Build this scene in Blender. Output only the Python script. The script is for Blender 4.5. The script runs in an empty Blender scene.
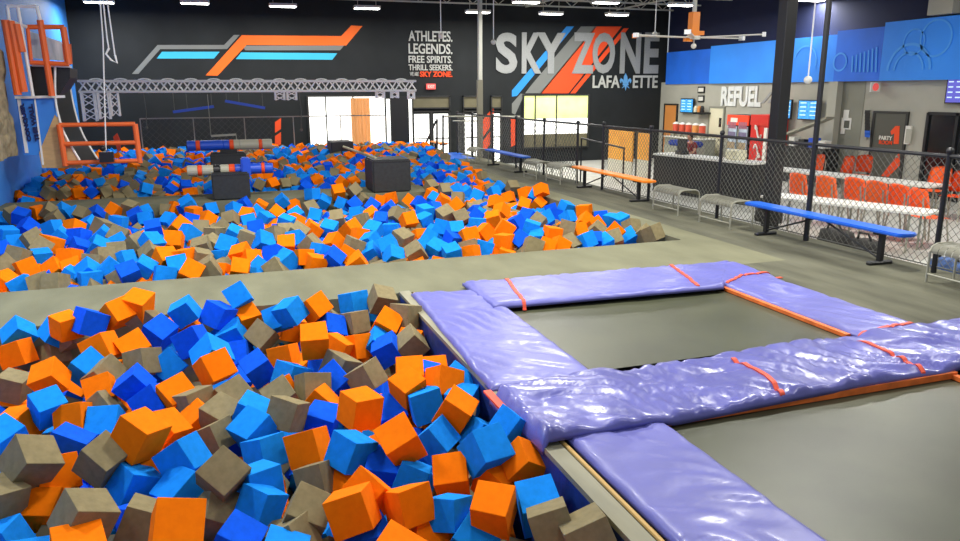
import bpy, bmesh, math, random
from mathutils import Vector, Matrix, Quaternion, noise
random.seed(7)
PI = math.pi
C = bpy.context.scene.collection
# ------------------------------------------------------------------ camera (surveyed from the photograph)
F, PITCH, YAW, ROLL, H = 754.0, 0.23409509, 0.33076104, -0.00435428, 2.2
cp, sp, cy, sy = math.cos(PITCH), math.sin(PITCH), math.cos(YAW), math.sin(YAW)
_f = Vector((sy*cp, cy*cp, -sp)); _r = Vector((cy, -sy, 0)); _u = _r.cross(_f)
_c, _s = math.cos(ROLL), math.sin(ROLL)
RT, UP, FW = _c*_r + _s*_u, -_s*_r + _c*_u, _f
EYE = Vector((0, 0, H))
def ray(x, y): return RT*(x-480) + UP*(-(y-270.5)) + FW*F
def at_z(x, y, z=0.0): d = ray(x, y); return EYE + d*((z-H)/d.z)
def at_y(x, y, Y): d = ray(x, y); return EYE + d*(Y/d.y)
def at_x(x, y, X): d = ray(x, y); return EYE + d*(X/d.x)
cam = bpy.data.objects.new('camera', bpy.data.cameras.new('camera')); C.objects.link(cam)
cam.data.sensor_width = 36; cam.data.lens = F/960*36; cam.data.clip_end = 200
cam.matrix_world = Matrix(((RT.x, UP.x, -FW.x, 0), (RT.y, UP.y, -FW.y, 0), (RT.z, UP.z, -FW.z, H), (0, 0, 0, 1)))
bpy.context.scene.camera = cam
vs = bpy.context.scene.view_settings
vs.view_transform = 'Standard'; vs.look = 'None'; vs.gamma = 1; vs.use_curve_mapping = False; vs.exposure = 0.0

# ------------------------------------------------------------------ materials
def srgb(r, g, b):
    return tuple(((v/255)/12.92 if v/255 <= .04045 else (((v/255)+.055)/1.055)**2.4) for v in (r, g, b)) + (1,)
MATS = {}
def mat(name, col, rough=.6, metal=0, noise_amt=0, scale=8, bump=0, bscale=40, emit=0, spec=.5, detail=4, stretch=None, coat=0):
    if name in MATS: return MATS[name]
    m = bpy.data.materials.new(name); m.use_nodes = True; nt = m.node_tree; N = nt.nodes; L = nt.links
    b = N['Principled BSDF']; c = srgb(*col)
    b.inputs['Base Color'].default_value = c; b.inputs['Roughness'].default_value = rough
    b.inputs['Metallic'].default_value = metal; b.inputs['Specular IOR Level'].default_value = spec
    if coat: b.inputs['Coat Weight'].default_value = coat; b.inputs['Coat Roughness'].default_value = .15
    tc = N.new('ShaderNodeTexCoord'); vec = tc.outputs['Object']
    if stretch:
        mp = N.new('ShaderNodeMapping'); mp.inputs['Scale'].default_value = stretch; L.new(vec, mp.inputs[0]); vec = mp.outputs[0]
    n = N.new('ShaderNodeTexNoise'); n.inputs['Scale'].default_value = scale; n.inputs['Detail'].default_value = detail; L.new(vec, n.inputs[0])
    mx = N.new('ShaderNodeMix'); mx.data_type = 'RGBA'
    k = 1-noise_amt; k2 = 1+noise_amt
    mx.inputs[6].default_value = (c[0]*k, c[1]*k, c[2]*k, 1); mx.inputs[7].default_value = (min(1, c[0]*k2), min(1, c[1]*k2), min(1, c[2]*k2), 1)
    rr = N.new('ShaderNodeMapRange'); rr.inputs[1].default_value = .3; rr.inputs[2].default_value = .7
    L.new(n.outputs[0], rr.inputs[0]); L.new(rr.outputs[0], mx.inputs[0]); L.new(mx.outputs[2], b.inputs['Base Color'])
    if emit:
        L.new(mx.outputs[2], b.inputs['Emission Color']); b.inputs['Emission Strength'].default_value = emit
    if bump:
        n2 = N.new('ShaderNodeTexNoise'); n2.inputs['Scale'].default_value = bscale; n2.inputs['Detail'].default_value = 5; L.new(vec, n2.inputs[0])
        bp = N.new('ShaderNodeBump'); bp.inputs['Strength'].default_value = bump; bp.inputs['Distance'].default_value = .02
        L.new(n2.outputs[0], bp.inputs['Height']); L.new(bp.outputs[0], b.inputs['Normal'])
    MATS[name] = m; return m

# ------------------------------------------------------------------ object helpers
def obj(name, bm, m, parent=None, smooth=False):
    me = bpy.data.meshes.new(name); bmesh.ops.recalc_face_normals(bm, faces=bm.faces); bm.to_mesh(me); bm.free()
    for x in (m if isinstance(m, list) else [m]): me.materials.append(x)
    for p in me.polygons: p.use_smooth = bool(smooth)
    o = bpy.data.objects.new(name, me); C.objects.link(o)
    if parent: o.parent = parent; o.matrix_parent_inverse = Matrix.Translation(parent.location).inverted()
    return o
def tag(o, label, cat, group=None, kind=None):
    o['label'] = label; o['category'] = cat
    if group: o['group'] = group
    if kind: o['kind'] = kind
    return o
def thing(name, label, cat, loc=(0, 0, 0), group=None):
    o = bpy.data.objects.new(name, None); o.empty_display_size = .1; C.objects.link(o); o.location = loc
    return tag(o, label, cat, group)
def struct(name, bm, m, label=None):
    o = obj(name, bm, m); o['kind'] = 'structure'; return o
def nb(): return bmesh.new()
def box(bm, a, b, mi=0):
    x0, y0, z0 = a; x1, y1, z1 = b
    v = [bm.verts.new(p) for p in ((x0,y0,z0),(x1,y0,z0),(x1,y1,z0),(x0,y1,z0),(x0,y0,z1),(x1,y0,z1),(x1,y1,z1),(x0,y1,z1))]
    for f in ((0,3,2,1),(4,5,6,7),(0,1,5,4),(1,2,6,5),(2,3,7,6),(3,0,4,7)):
        bm.faces.new([v[i] for i in f]).material_index = mi
    return bm
def bar(bm, a, b, w, h=None, up=Vector((0, 0, 1)), mi=0):
    """square bar from a to b"""
    h = h or w; a = Vector(a); b = Vector(b); d = (b-a).normalized()
    if abs(d.dot(up)) > .98: up = Vector((0, 1, 0))
    s = d.cross(up).normalized()*w/2; t = s.cross(d).normalized()*h/2
    A = [bm.verts.new(a+q) for q in (s+t, -s+t, -s-t, s-t)]; B = [bm.verts.new(b+q) for q in (s+t, -s+t, -s-t, s-t)]
    for i in range(4): bm.faces.new((A[i], A[(i+1) % 4], B[(i+1) % 4], B[i])).material_index = mi
    bm.faces.new(A[::-1]).material_index = mi; bm.faces.new(B).material_index = mi
    return bm
def tube(bm, pts, r, n=10, mi=0, caps=True):
    pts = [Vector(p) for p in pts]; rings = []
    rs = r if isinstance(r, (list, tuple)) else [r]*len(pts)
    up = Vector((0, 0, 1)); d0 = (pts[1]-pts[0]).normalized()
    if abs(d0.dot(up)) > .95: up = Vector((1, 0, 0))
    for i, p in enumerate(pts):
        d = (pts[min(i+1, len(pts)-1)]-pts[max(i-1, 0)]).normalized()
        s = d.cross(up)
        if s.length < 1e-4: s = d.cross(Vector((0, 1, 0)))
        s.normalize(); t = s.cross(d).normalized(); up = t
        rings.append([bm.verts.new(p+rs[i]*(math.cos(2*PI*k/n)*s+math.sin(2*PI*k/n)*t)) for k in range(n)])
    for a, b in zip(rings, rings[1:]):
        for k in range(n): bm.faces.new((a[k], a[(k+1) % n], b[(k+1) % n], b[k])).material_index = mi
    if caps: bm.faces.new(rings[0][::-1]).material_index = mi; bm.faces.new(rings[-1]).material_index = mi
    return bm
def ball(bm, c, r, sc=(1, 1, 1), u=14, v=9):
    bmesh.ops.create_uvsphere(bm, u_segments=u, v_segments=v, radius=1, matrix=Matrix.Translation(c) @ Matrix.Diagonal((r*sc[0], r*sc[1], r*sc[2], 1)))
    return bm
def prism(bm, pts, d, mi=0):
    """polygon (world points) pushed along d"""
    d = Vector(d); A = [bm.verts.new(Vector(p)) for p in pts]; B = [bm.verts.new(Vector(p)+d) for p in pts]; n = len(A)
    bm.faces.new(A).material_index = mi; bm.faces.new(B[::-1]).material_index = mi
    for i in range(n): bm.faces.new((A[i], B[i], B[(i+1) % n], A[(i+1) % n])).material_index = mi
    return bm
def pxY(pts, Y): return [at_y(x, y, Y) for x, y in pts]
def pxX(pts, X): return [at_x(x, y, X) for x, y in pts]
def txt(s, name, m, parent, P00, P10, P01, depth=.02, bold=.02, squeeze=1):
    """lettering of string s filling the parallelogram with corners P00 (low left), P10 (low right), P01 (top left)"""
    cu = bpy.data.curves.new('t', 'FONT'); cu.body = s; cu.size = 1; cu.offset = bold; cu.resolution_u = 4
    t = bpy.data.objects.new('t', cu); C.objects.link(t); bpy.context.view_layer.update()
    dg = bpy.context.evaluated_depsgraph_get(); me = bpy.data.meshes.new_from_object(t.evaluated_get(dg))
    bpy.data.objects.remove(t)
    xs = [v.co.x for v in me.vertices]; ys = [v.co.y for v in me.vertices]
    x0, x1, y0, y1 = min(xs), max(xs), min(ys), max(ys)
    U = Vector(P10)-Vector(P00); V = Vector(P01)-Vector(P00); Nn = U.cross(V).normalized()
    bm = bmesh.new(); bm.from_mesh(me); bpy.data.meshes.remove(me)
    bmesh.ops.remove_doubles(bm, verts=bm.verts, dist=1e-4)
    for v in bm.verts: v.co = Vector(P00)+U*((v.co.x-x0)/(x1-x0))+V*((v.co.y-y0)/(y1-y0))
    r = bmesh.ops.extrude_face_region(bm, geom=list(bm.faces))
    for e in r['geom']:
        if isinstance(e, bmesh.types.BMVert): e.co += Nn*depth
    return obj(name, bm, m, parent)

# palette
M_black = mat('black_wall_paint', (31, 34, 35), .75, noise_amt=.18, scale=1.2, spec=.3)
M_deck = mat('grey_green_carpet', (119, 118, 95), .93, noise_amt=.16, scale=.9, bump=.25, bscale=180, spec=.2, stretch=(2.2, 1, 1))
M_walk = mat('worn_walkway_carpet', (92, 91, 76), .85, noise_amt=.4, scale=1.1, bump=.25, bscale=180, spec=.25, stretch=(2.6, .5, 1))
M_low = mat('pale_concrete', (176, 176, 168), .5, noise_amt=.15, scale=2)
M_dark = mat('dark_pit_floor', (20, 22, 28), .9)
M_pitblue = mat('navy_pit_pad', (26, 54, 128), .55, noise_amt=.35, scale=5, bump=.3, bscale=9)
M_rail = mat('pale_wood_rail', (138, 134, 112), .7, noise_amt=.2, scale=6, stretch=(1, .2, 1))
M_cord = mat('tan_edge_cord', (205, 165, 92), .6)
M_pad = mat('periwinkle_vinyl', (102, 103, 176), .42, noise_amt=.10, scale=2.5, bump=.30, bscale=7, coat=.12)
M_pad2 = mat('creased_periwinkle_vinyl', (94, 95, 168), .36, noise_amt=.14, scale=3, bump=.45, bscale=8, coat=.3)
M_bed = mat('woven_trampoline_mat', (74, 76, 57), .36, noise_amt=.24, scale=1.3, bump=.1, bscale=240, spec=.5)
M_or = mat('orange_strap', (226, 84, 56), .6)
M_orbar = mat('orange_frame_bar', (225, 112, 45), .5, noise_amt=.2, scale=9)
M_metal = mat('brushed_grey_metal', (160, 158, 142), .45, .25)
M_silver = mat('silver_truss', (252, 252, 248), .4, .1)
M_blk = mat('black_powder_coat', (24, 24, 26), .45)
M_wire = mat('galvanised_wire', (98, 98, 90), .45, .4)
M_foamblk = mat('black_block_vinyl', (38, 41, 42), .6, noise_amt=.25, scale=14, bump=.2, bscale=60)
M_bluepl = mat('blue_bench_plastic', (22, 96, 205), .4)
M_orpl = mat('orange_bench_plastic', (246, 138, 20), .4)
M_orchair = mat('orange_chair_plastic', (252, 104, 28), .45)
M_white = mat('white_laminate', (226, 224, 214), .4)
M_gwall = mat('warm_grey_wall', (172, 170, 156), .8, noise_amt=.05, scale=2)
M_gwall2 = mat('recess_shade_grey', (138, 138, 124), .8, noise_amt=.05, scale=2)  # darker copy of the wall grey: paints the recess shade, also colours counters
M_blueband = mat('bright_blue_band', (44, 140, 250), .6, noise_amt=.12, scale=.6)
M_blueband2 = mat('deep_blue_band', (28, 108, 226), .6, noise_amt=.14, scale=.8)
M_lblue = mat('blue_left_wall', (62, 146, 255), .55, noise_amt=.22, scale=.7)
M_navy = mat('navy_upper_wall', (20, 28, 62), .8)
M_glet = mat('grey_letter_paint', (150, 152, 150), .6, noise_amt=.08, scale=20)
M_glet2 = mat('pale_letter_paint', (186, 187, 180), .6)
M_gstr = mat('grey_stripe_paint', (118, 120, 116), .7)
M_ostr = mat('orange_stripe_paint', (250, 106, 8), .65)
M_ostr2 = mat('red_orange_stripe_paint', (238, 76, 20), .65)
M_cyan = mat('sky_blue_stripe_paint', (52, 182, 222), .65)
M_bstr = mat('azure_stripe_paint', (36, 140, 220), .65)
M_day = mat('daylight_glass', (255, 255, 248), .3, emit=1.6)
M_dayg = mat('leafy_daylight_glass', (222, 236, 150), .3, noise_amt=.25, scale=1.4, emit=.75)
M_daysh = mat('shaded_glass', (112, 106, 82), .3, noise_amt=.15, scale=2)
M_tan = mat('tan_curtain', (200, 155, 105), .8, noise_amt=.1, scale=3, emit=.35, stretch=(6, 1, .3))  # weak emission stands in for window light coming through the cloth
M_frame = mat('dark_frame', (40, 40, 38), .5)
M_ceil = mat('ceiling_deck', (62, 64, 62), .8)
M_joist = mat('pale_joist_steel', (200, 200, 188), .6)
M_lamp = mat('lamp_lens', (255, 255, 250), .3, emit=14)
M_ply = mat('plywood', (208, 172, 122), .7, noise_amt=.1, scale=4, stretch=(1, 1, 5))
M_rock = mat('sculpted_rock', (160, 148, 118), .9, noise_amt=.35, scale=6, bump=1, bscale=9)
M_red = mat('fridge_red', (205, 36, 28), .4)
M_screen = mat('blue_menu_screen', (60, 150, 225), .3, noise_amt=.5, scale=14, emit=.7)
M_pscreen = mat('violet_screen', (92, 92, 190), .3, emit=.6)
M_cream = mat('cream_door_paint', (222, 216, 186), .6)
M_odoor = mat('orange_wood_door', (214, 140, 70), .6)
M_slate = mat('slate_door_paint', (84, 84, 74), .6)
M_dglass = mat('dark_glass', (22, 26, 28), .15, spec=.8, noise_amt=.3, scale=1.5)
M_exit = mat('red_exit_sign', (235, 90, 85), .4, emit=.5)
M_skin = mat('skin', (196, 140, 112), .6)
M_shirt = mat('dark_red_shirt', (130, 30, 36), .8)
M_hair = mat('dark_hair', (30, 22, 18), .7)
FOAM = {'O': mat('orange_foam', (255, 122, 5), .95, noise_amt=.08, scale=5, bump=.12, bscale=120, spec=.1),
        'B': mat('azure_foam', (22, 136, 232), .95, noise_amt=.10, scale=5, bump=.12, bscale=120, spec=.1),
        'D': mat('royal_blue_foam', (14, 88, 226), .95, noise_amt=.10, scale=5, bump=.12, bscale=120, spec=.1),
        'G': mat('taupe_foam', (136, 124, 92), .95, noise_amt=.12, scale=5, bump=.15, bscale=120, spec=.1)}

LAMP_W = 235
WORLD = .4

# foam cubes: colour, x, y, z, rotation quaternion, edge length, place in the photo
NEAR = "O,-1.049,7.744,0.119,-0.383,0.33,0.84,0.197,0.221,117,314;O,-1.483,7.679,0.063,-0.069,0.432,0.898,0.044,0.212,66,326;D,-1.274,7.631,0.088,0.51,-0.237,0.815,0.139,0.232,90,323;B,-1.916,7.847,-0.017,-0.426,0.669,-0.603,0.086,0.215,19,334;B,-1.6,7.846,-0.036,-0.211,0.869,0.191,0.404,0.217,57,332;G,-1.487,7.824,-0.077,-0.436,0.321,0.825,0.16,0.221,70,336;O,-1.909,7.642,-0.146,0.599,-0.173,-0.781,-0.035,0.223,17,354;O,-1.11,7.052,-0.001,0.527,-0.229,-0.819,0.014,0.236,102,349;G,-1.651,7.84,-0.25,0.56,-0.338,-0.745,-0.132,0.209,54,354;B,-1.206,6.86,-0.101,-0.284,0.873,-0.235,-0.319,0.23,88,368;O,-0.84,7.061,-0.042,-0.341,0.787,-0.493,-0.144,0.237,135,350;O,-1.45,6.635,-0.075,0.305,-0.627,0.717,0.008,0.215,50,378;G,-1.794,6.952,-0.219,-0.073,-0.599,0.787,0.128,0.214,14,386;G,-1.049,6.706,-0.132,0.177,0.401,-0.29,0.851,0.232,106,376;D,-0.794,6.372,-0.13,0.26,-0.627,0.703,-0.213,0.225,135,386;O,-0.86,7.84,0.16,-0.192,0.841,0.502,0.061,0.232,138,305;G,-0.846,7.85,0.031,0.285,-0.23,0.65,0.666,0.232,142,318;B,-0.436,7.716,0.091,0.231,-0.612,0.744,-0.139,0.213,185,311;D,-0.67,7.527,-0.046,-0.249,0.886,-0.311,-0.238,0.233,159,333;D,-0.132,7.698,0.027,-0.217,0.301,0.925,-0.085,0.229,218,315;B,0.075,7.854,0.167,-0.243,0.464,0.687,0.503,0.212,238,296;D,-0.35,6.877,0.035,0.592,-0.584,0.51,0.219,0.23,193,342;B,-0.194,6.595,-0.019,-0.152,0.911,0.144,-0.356,0.246,212,356;O,-0.47,7.84,-0.08,0.573,0.702,0.35,-0.235,0.232,183,325;B,-0.013,7.626,-0.172,0.6,-0.293,0.475,-0.572,0.232,232,335;B,-0.646,7.697,-0.208,0.955,-0.179,-0.197,0.128,0.232,165,343;G,-0.758,6.795,-0.079,0.568,-0.374,-0.724,-0.115,0.224,143,362;B,-0.561,6.855,-0.154,-0.432,0.085,0.885,-0.152,0.232,169,365;B,-0.708,6.997,-0.283,0.858,0.34,-0.245,-0.298,0.232,154,376;G,-0.403,7.01,-0.229,0.123,0.702,0.159,-0.683,0.232,189,365;O,-0.172,6.311,-0.035,-0.392,0.403,0.776,0.285,0.228,214,368;O,-0.467,6.135,-0.166,-0.267,0.831,-0.445,-0.201,0.228,177,395;O,0.13,7.84,-0.078,0.682,0.319,-0.657,-0.018,0.232,245,319;B,0.43,7.563,-0.034,-0.237,0.585,0.622,0.463,0.225,277,319;B,0.555,7.422,0.069,0.229,-0.345,0.908,-0.071,0.222,291,312;O,0.808,7.501,0.062,0.209,-0.27,0.905,-0.255,0.22,315,308;G,0.963,7.642,-0.165,-0.441,0.673,-0.593,0.029,0.227,330,324;D,0.942,7.425,-0.151,-0.066,0.227,-0.368,0.899,0.232,331,329;G,0.263,7.467,-0.172,-0.094,0.401,0.783,0.467,0.23,262,337;B,-0.054,7.829,-0.253,0.357,0.869,0.006,0.341,0.232,228,337;D,0.029,7.398,-0.316,-0.232,0.671,0.562,0.424,0.232,238,355;D,0.179,6.551,-0.173,0.038,0.583,0.768,0.261,0.22,258,369;O,0.432,6.814,-0.188,0.576,-0.481,0.614,0.244,0.218,285,358;O,0.665,6.428,0.068,-0.145,0.708,0.673,0.156,0.233,314,341;O,0.589,7.798,-0.226,0.073,0.116,-0.677,0.723,0.232,292,329;O,0.917,6.853,-0.177,-0.22,-0.426,0.87,0.116,0.232,337,349;O,0.622,6.734,-0.301,0.21,0.485,-0.391,0.754,0.232,307,370;B,0.44,6.284,-0.19,0.696,0.628,0.345,0.047,0.232,291,378;G,0.326,5.89,-0.202,-0.353,0.747,-0.562,-0.049,0.225,282,398;D,0.711,6.544,-0.264,0.877,-0.465,0.112,-0.038,0.232,320,372;G,0.858,6.277,-0.148,0.168,0.466,0.693,0.524,0.232,340,367;G,-0.04,6.002,-0.192,-0.287,0.823,-0.419,-0.255,0.234,233,398;B,1.258,7.843,-0.017,0.542,-0.41,-0.683,-0.267,0.229,354,303;G,1.195,7.486,-0.126,0.526,-0.431,-0.67,-0.299,0.223,355,322;G,1.53,7.689,0.024,0.28,0.654,0.475,0.518,0.232,382,300;B,1.488,7.84,-0.139,-0.232,0.601,-0.57,0.51,0.232,376,312;O,1.452,7.126,-0.076,-0.312,0.896,-0.239,-0.207,0.234,386,325;G,1.664,7.188,-0.017,0.388,0.662,-0.203,0.608,0.232,405,316;O,1.651,6.939,-0.242,-0.305,0.898,-0.31,0.067,0.228,410,344;B,1.33,6.961,-0.209,-0.225,0.935,-0.091,-0.257,0.221,378,344;D,1.381,6.732,-0.202,0.563,-0.226,0.447,-0.658,0.232,388,350;G,1.606,6.713,-0.161,0.285,-0.22,0.596,0.717,0.232,411,344;O,1.11,6.964,-0.216,-0.111,0.692,0.329,0.633,0.232,355,347;G,1.023,5.914,-0.132,-0.442,0.312,0.824,0.168,0.225,367,378;D,0.78,6.054,-0.186,0.483,0.661,0.57,-0.073,0.232,335,382;O,1.342,5.701,-0.067,-0.162,0.756,0.606,0.185,0.221,410,375;O,1.646,6.012,-0.216,-0.236,0.961,-0.118,0.083,0.233,435,374;O,1.275,5.503,-0.098,-0.047,0.519,0.824,0.223,0.212,407,388;D,1.493,5.831,-0.161,0.181,-0.62,0.11,0.755,0.232,424,378;O,1.56,5.444,-0.079,0.292,0.773,-0.56,0.049,0.232,444,384;B,1.665,5.511,-0.118,-0.037,-0.58,-0.554,0.597,0.232,454,384;B,-1.397,6.2,-0.16,-0.193,0.473,0.845,0.158,0.214,48,407;O,-1.217,6.134,-0.246,0.472,-0.55,0.632,0.274,0.214,74,418;O,-1.063,6.501,-0.186,-0.241,0.576,0.669,0.403,0.214,101,391;D,-1.103,5.265,-0.11,0.04,0.964,-0.11,-0.238,0.23,68,448;B,-0.994,6.078,-0.315,0.684,-0.339,-0.614,0.198,0.232,106,425;G,-1.048,6.308,-0.284,0.884,-0.091,0.406,-0.21,0.232,102,411;G,-1.25,4.937,-0.02,-0.34,0.463,0.817,-0.052,0.235,30,462;O,-1.619,6.226,-0.291,-0.082,0.252,0.726,-0.635,0.232,18,426;B,-1.66,6.007,-0.294,0.318,-0.191,0.767,-0.524,0.232,5,439;G,-0.842,4.879,-0.056,-0.262,0.289,0.905,0.169,0.22,103,461;O,-1.156,5.057,-0.194,0.495,0.209,0.721,0.438,0.232,55,476;O,-0.623,4.95,0.049,-0.247,0.312,0.917,-0.021,0.237,140,436;O,-0.512,5.379,-0.127,0.021,0.883,-0.319,-0.345,0.225,165,431;D,-0.661,6.233,-0.248,0.563,0.033,-0.353,-0.746,0.232,153,404;G,-0.327,5.969,-0.197,0.062,-0.3,0.943,-0.127,0.232,195,405;G,-0.129,5.613,-0.179,-0.178,0.91,-0.358,-0.106,0.226,222,417;O,-0.299,5.746,-0.261,0.734,-0.319,0.318,-0.508,0.232,200,423;O,-0.079,5.799,-0.301,-0.239,-0.094,0.814,-0.521,0.232,230,421;B,-0.367,4.819,-0.095,-0.45,0.277,0.848,0.028,0.224,184,459;G,-0.175,5.394,-0.235,-0.486,0.317,0.794,0.181,0.205,217,437;G,-0.129,4.444,-0.065,-0.191,0.361,0.847,0.341,0.221,223,476;G,0.333,5.404,-0.136,0.468,-0.329,0.758,0.313,0.224,287,414;O,0.336,6.11,-0.261,0.635,0.223,0.544,0.502,0.232,281,394;O,0.624,5.743,-0.253,0.518,-0.733,-0.163,-0.41,0.232,322,406;B,0.082,5.312,-0.194,0.366,0.259,0.439,0.779,0.232,254,431;B,0.081,5.547,-0.166,0.964,0.061,0.208,-0.156,0.232,252,415;B,0.14,4.97,-0.209,0.531,-0.399,-0.719,-0.202,0.215,265,452;O,0.427,4.818,-0.148,0.565,-0.504,0.627,0.183,0.223,310,447;B,0.076,4.518,-0.201,0.604,-0.763,-0.167,0.157,0.228,259,485;G,0.581,5.952,-0.179,0.784,-0.219,-0.114,-0.57,0.232,313,388;D,0.785,6.331,-0.354,0.729,0.29,0.579,-0.222,0.232,332,388;D,0.594,5.522,-0.284,0.76,-0.053,-0.6,-0.245,0.232,322,421;O,0.533,6.446,-0.344,-0.394,0.397,0.818,0.137,0.232,301,386;B,0.666,4.569,-0.105,0.718,-0.422,-0.506,-0.224,0.221,351,452;G,0.43,4.525,-0.231,0.585,-0.319,-0.743,-0.066,0.194,316,479;O,0.829,5.114,-0.047,-0.075,0.556,0.827,-0.027,0.233,360,409;B,1.379,5.33,-0.184,0.619,-0.779,-0.052,-0.088,0.237,426,405;O,0.979,4.471,-0.039,-0.301,0.706,-0.641,0.017,0.234,400,442;O,1.275,5.752,-0.378,-0.156,-0.536,-0.468,0.685,0.232,401,409;D,1.133,5.567,-0.307,-0.238,0.628,0.696,0.254,0.232,389,412;B,1.3,4.758,-0.209,-0.353,0.335,0.856,0.176,0.216,436,440;D,0.868,4.504,-0.237,0.243,-0.639,0.003,0.729,0.232,384,470;B,1.022,4.368,-0.254,0.628,-0.729,0.272,0.01,0.199,412,478;O,1.26,4.262,-0.227,0.098,0.119,0.95,0.271,0.214,451,476;O,0.889,4.738,-0.263,0.533,0.154,-0.807,-0.202,0.232,380,457;G,1.561,5.093,-0.23,0.702,-0.118,0.384,0.589,0.232,457,419;B,1.666,5.273,-0.183,-0.043,0.948,-0.315,0.02,0.227,463,402;O,1.495,4.909,-0.081,-0.143,0.924,-0.269,-0.231,0.227,456,411;B,1.726,4.391,-0.019,0.409,-0.1,0.898,0.129,0.2,511,428;B,1.632,4.752,-0.24,-0.33,0.66,-0.595,0.317,0.216,481,438;B,1.475,4.197,-0.053,-0.293,0.558,0.752,0.191,0.234,486,451;O,1.7,4.098,-0.124,-0.347,0.628,0.694,-0.056,0.205,524,462;B,1.606,3.642,-0.158,-0.168,0.977,-0.087,0.103,0.232,538,505;G,1.528,3.287,-0.069,0.575,-0.795,0.006,-0.194,0.218,552,526;O,1.316,3.612,-0.115,0.042,0.299,0.938,0.172,0.217,494,510;O,1.553,4.171,-0.262,0.261,0.713,-0.416,0.501,0.232,498,480;B,1.105,3.755,-0.171,0.589,-0.331,0.731,0.099,0.187,451,513;B,1.213,3.64,-0.299,0.382,0.842,0.193,0.329,0.232,475,540;G,1.66,3.112,-0.06,0.749,-0.224,-0.018,0.623,0.232,589,538;G,1.079,3.952,-0.468,0.93,0.322,0.18,-0.005,0.232,438,541;G,-1.399,4.764,-0.158,0.677,-0.58,-0.198,0.407,0.222,-1,500;O,-1.186,4.836,-0.309,-0.153,0.784,0.575,0.181,0.201,45,510;G,-0.839,4.136,-0.028,-0.214,0.51,0.822,-0.134,0.231,84,518;O,-0.844,3.929,-0.116,-0.082,0.985,0.138,-0.06,0.233,79,554;B,-1.336,4.529,-0.308,-0.476,0.657,0.488,-0.323,0.201,5,542;B,-1.068,3.985,-0.171,0.054,0.992,0.096,-0.057,0.221,33,567;G,-0.575,4.261,-0.175,0.07,0.219,0.066,0.971,0.21,142,521;B,-0.671,4.802,-0.213,0.722,-0.462,-0.472,-0.205,0.225,134,485;O,-0.601,5.023,-0.225,0.45,0.759,-0.468,-0.05,0.232,149,468;B,-0.38,4.639,-0.232,0.413,-0.035,0.678,-0.606,0.232,182,492;O,-0.359,3.818,-0.002,-0.335,0.932,-0.005,-0.139,0.237,177,529;D,-0.604,4.46,-0.292,0.825,-0.136,-0.135,-0.532,0.232,142,522;G,-0.177,4.409,-0.293,0.682,0.406,0.008,0.609,0.232,218,514;B,0.076,4.315,-0.227,0.469,-0.274,0.809,0.227,0.2,261,504;D,-0.073,3.837,-0.17,-0.096,0.946,-0.204,-0.232,0.22,237,545;B,0.15,3.62,-0.166,0.056,0.977,-0.111,-0.172,0.223,283,559;G,0.315,3.993,-0.156,-0.247,0.933,-0.181,-0.187,0.227,307,514;G,0.213,3.816,-0.203,-0.402,0.792,0.367,-0.276,0.215,292,542;O,0.554,3.829,-0.088,0.56,-0.541,0.578,0.244,0.225,353,511;O,0.678,4.017,-0.126,-0.408,0.761,-0.502,0.051,0.223,369,496;O,0.877,3.832,-0.118,-0.459,0.484,0.676,0.313,0.213,409,505;O,0.656,3.241,-0.043,-0.039,0.935,-0.269,-0.229,0.234,393,560;O,0.613,4.556,-0.315,-0.206,-0.536,0.614,-0.542,0.232,344,484;O,0.971,3.804,-0.32,0.666,-0.453,-0.147,-0.574,0.232,427,536;D,0.616,3.874,-0.292,0.729,0.189,-0.658,-0.028,0.232,364,537"
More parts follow.
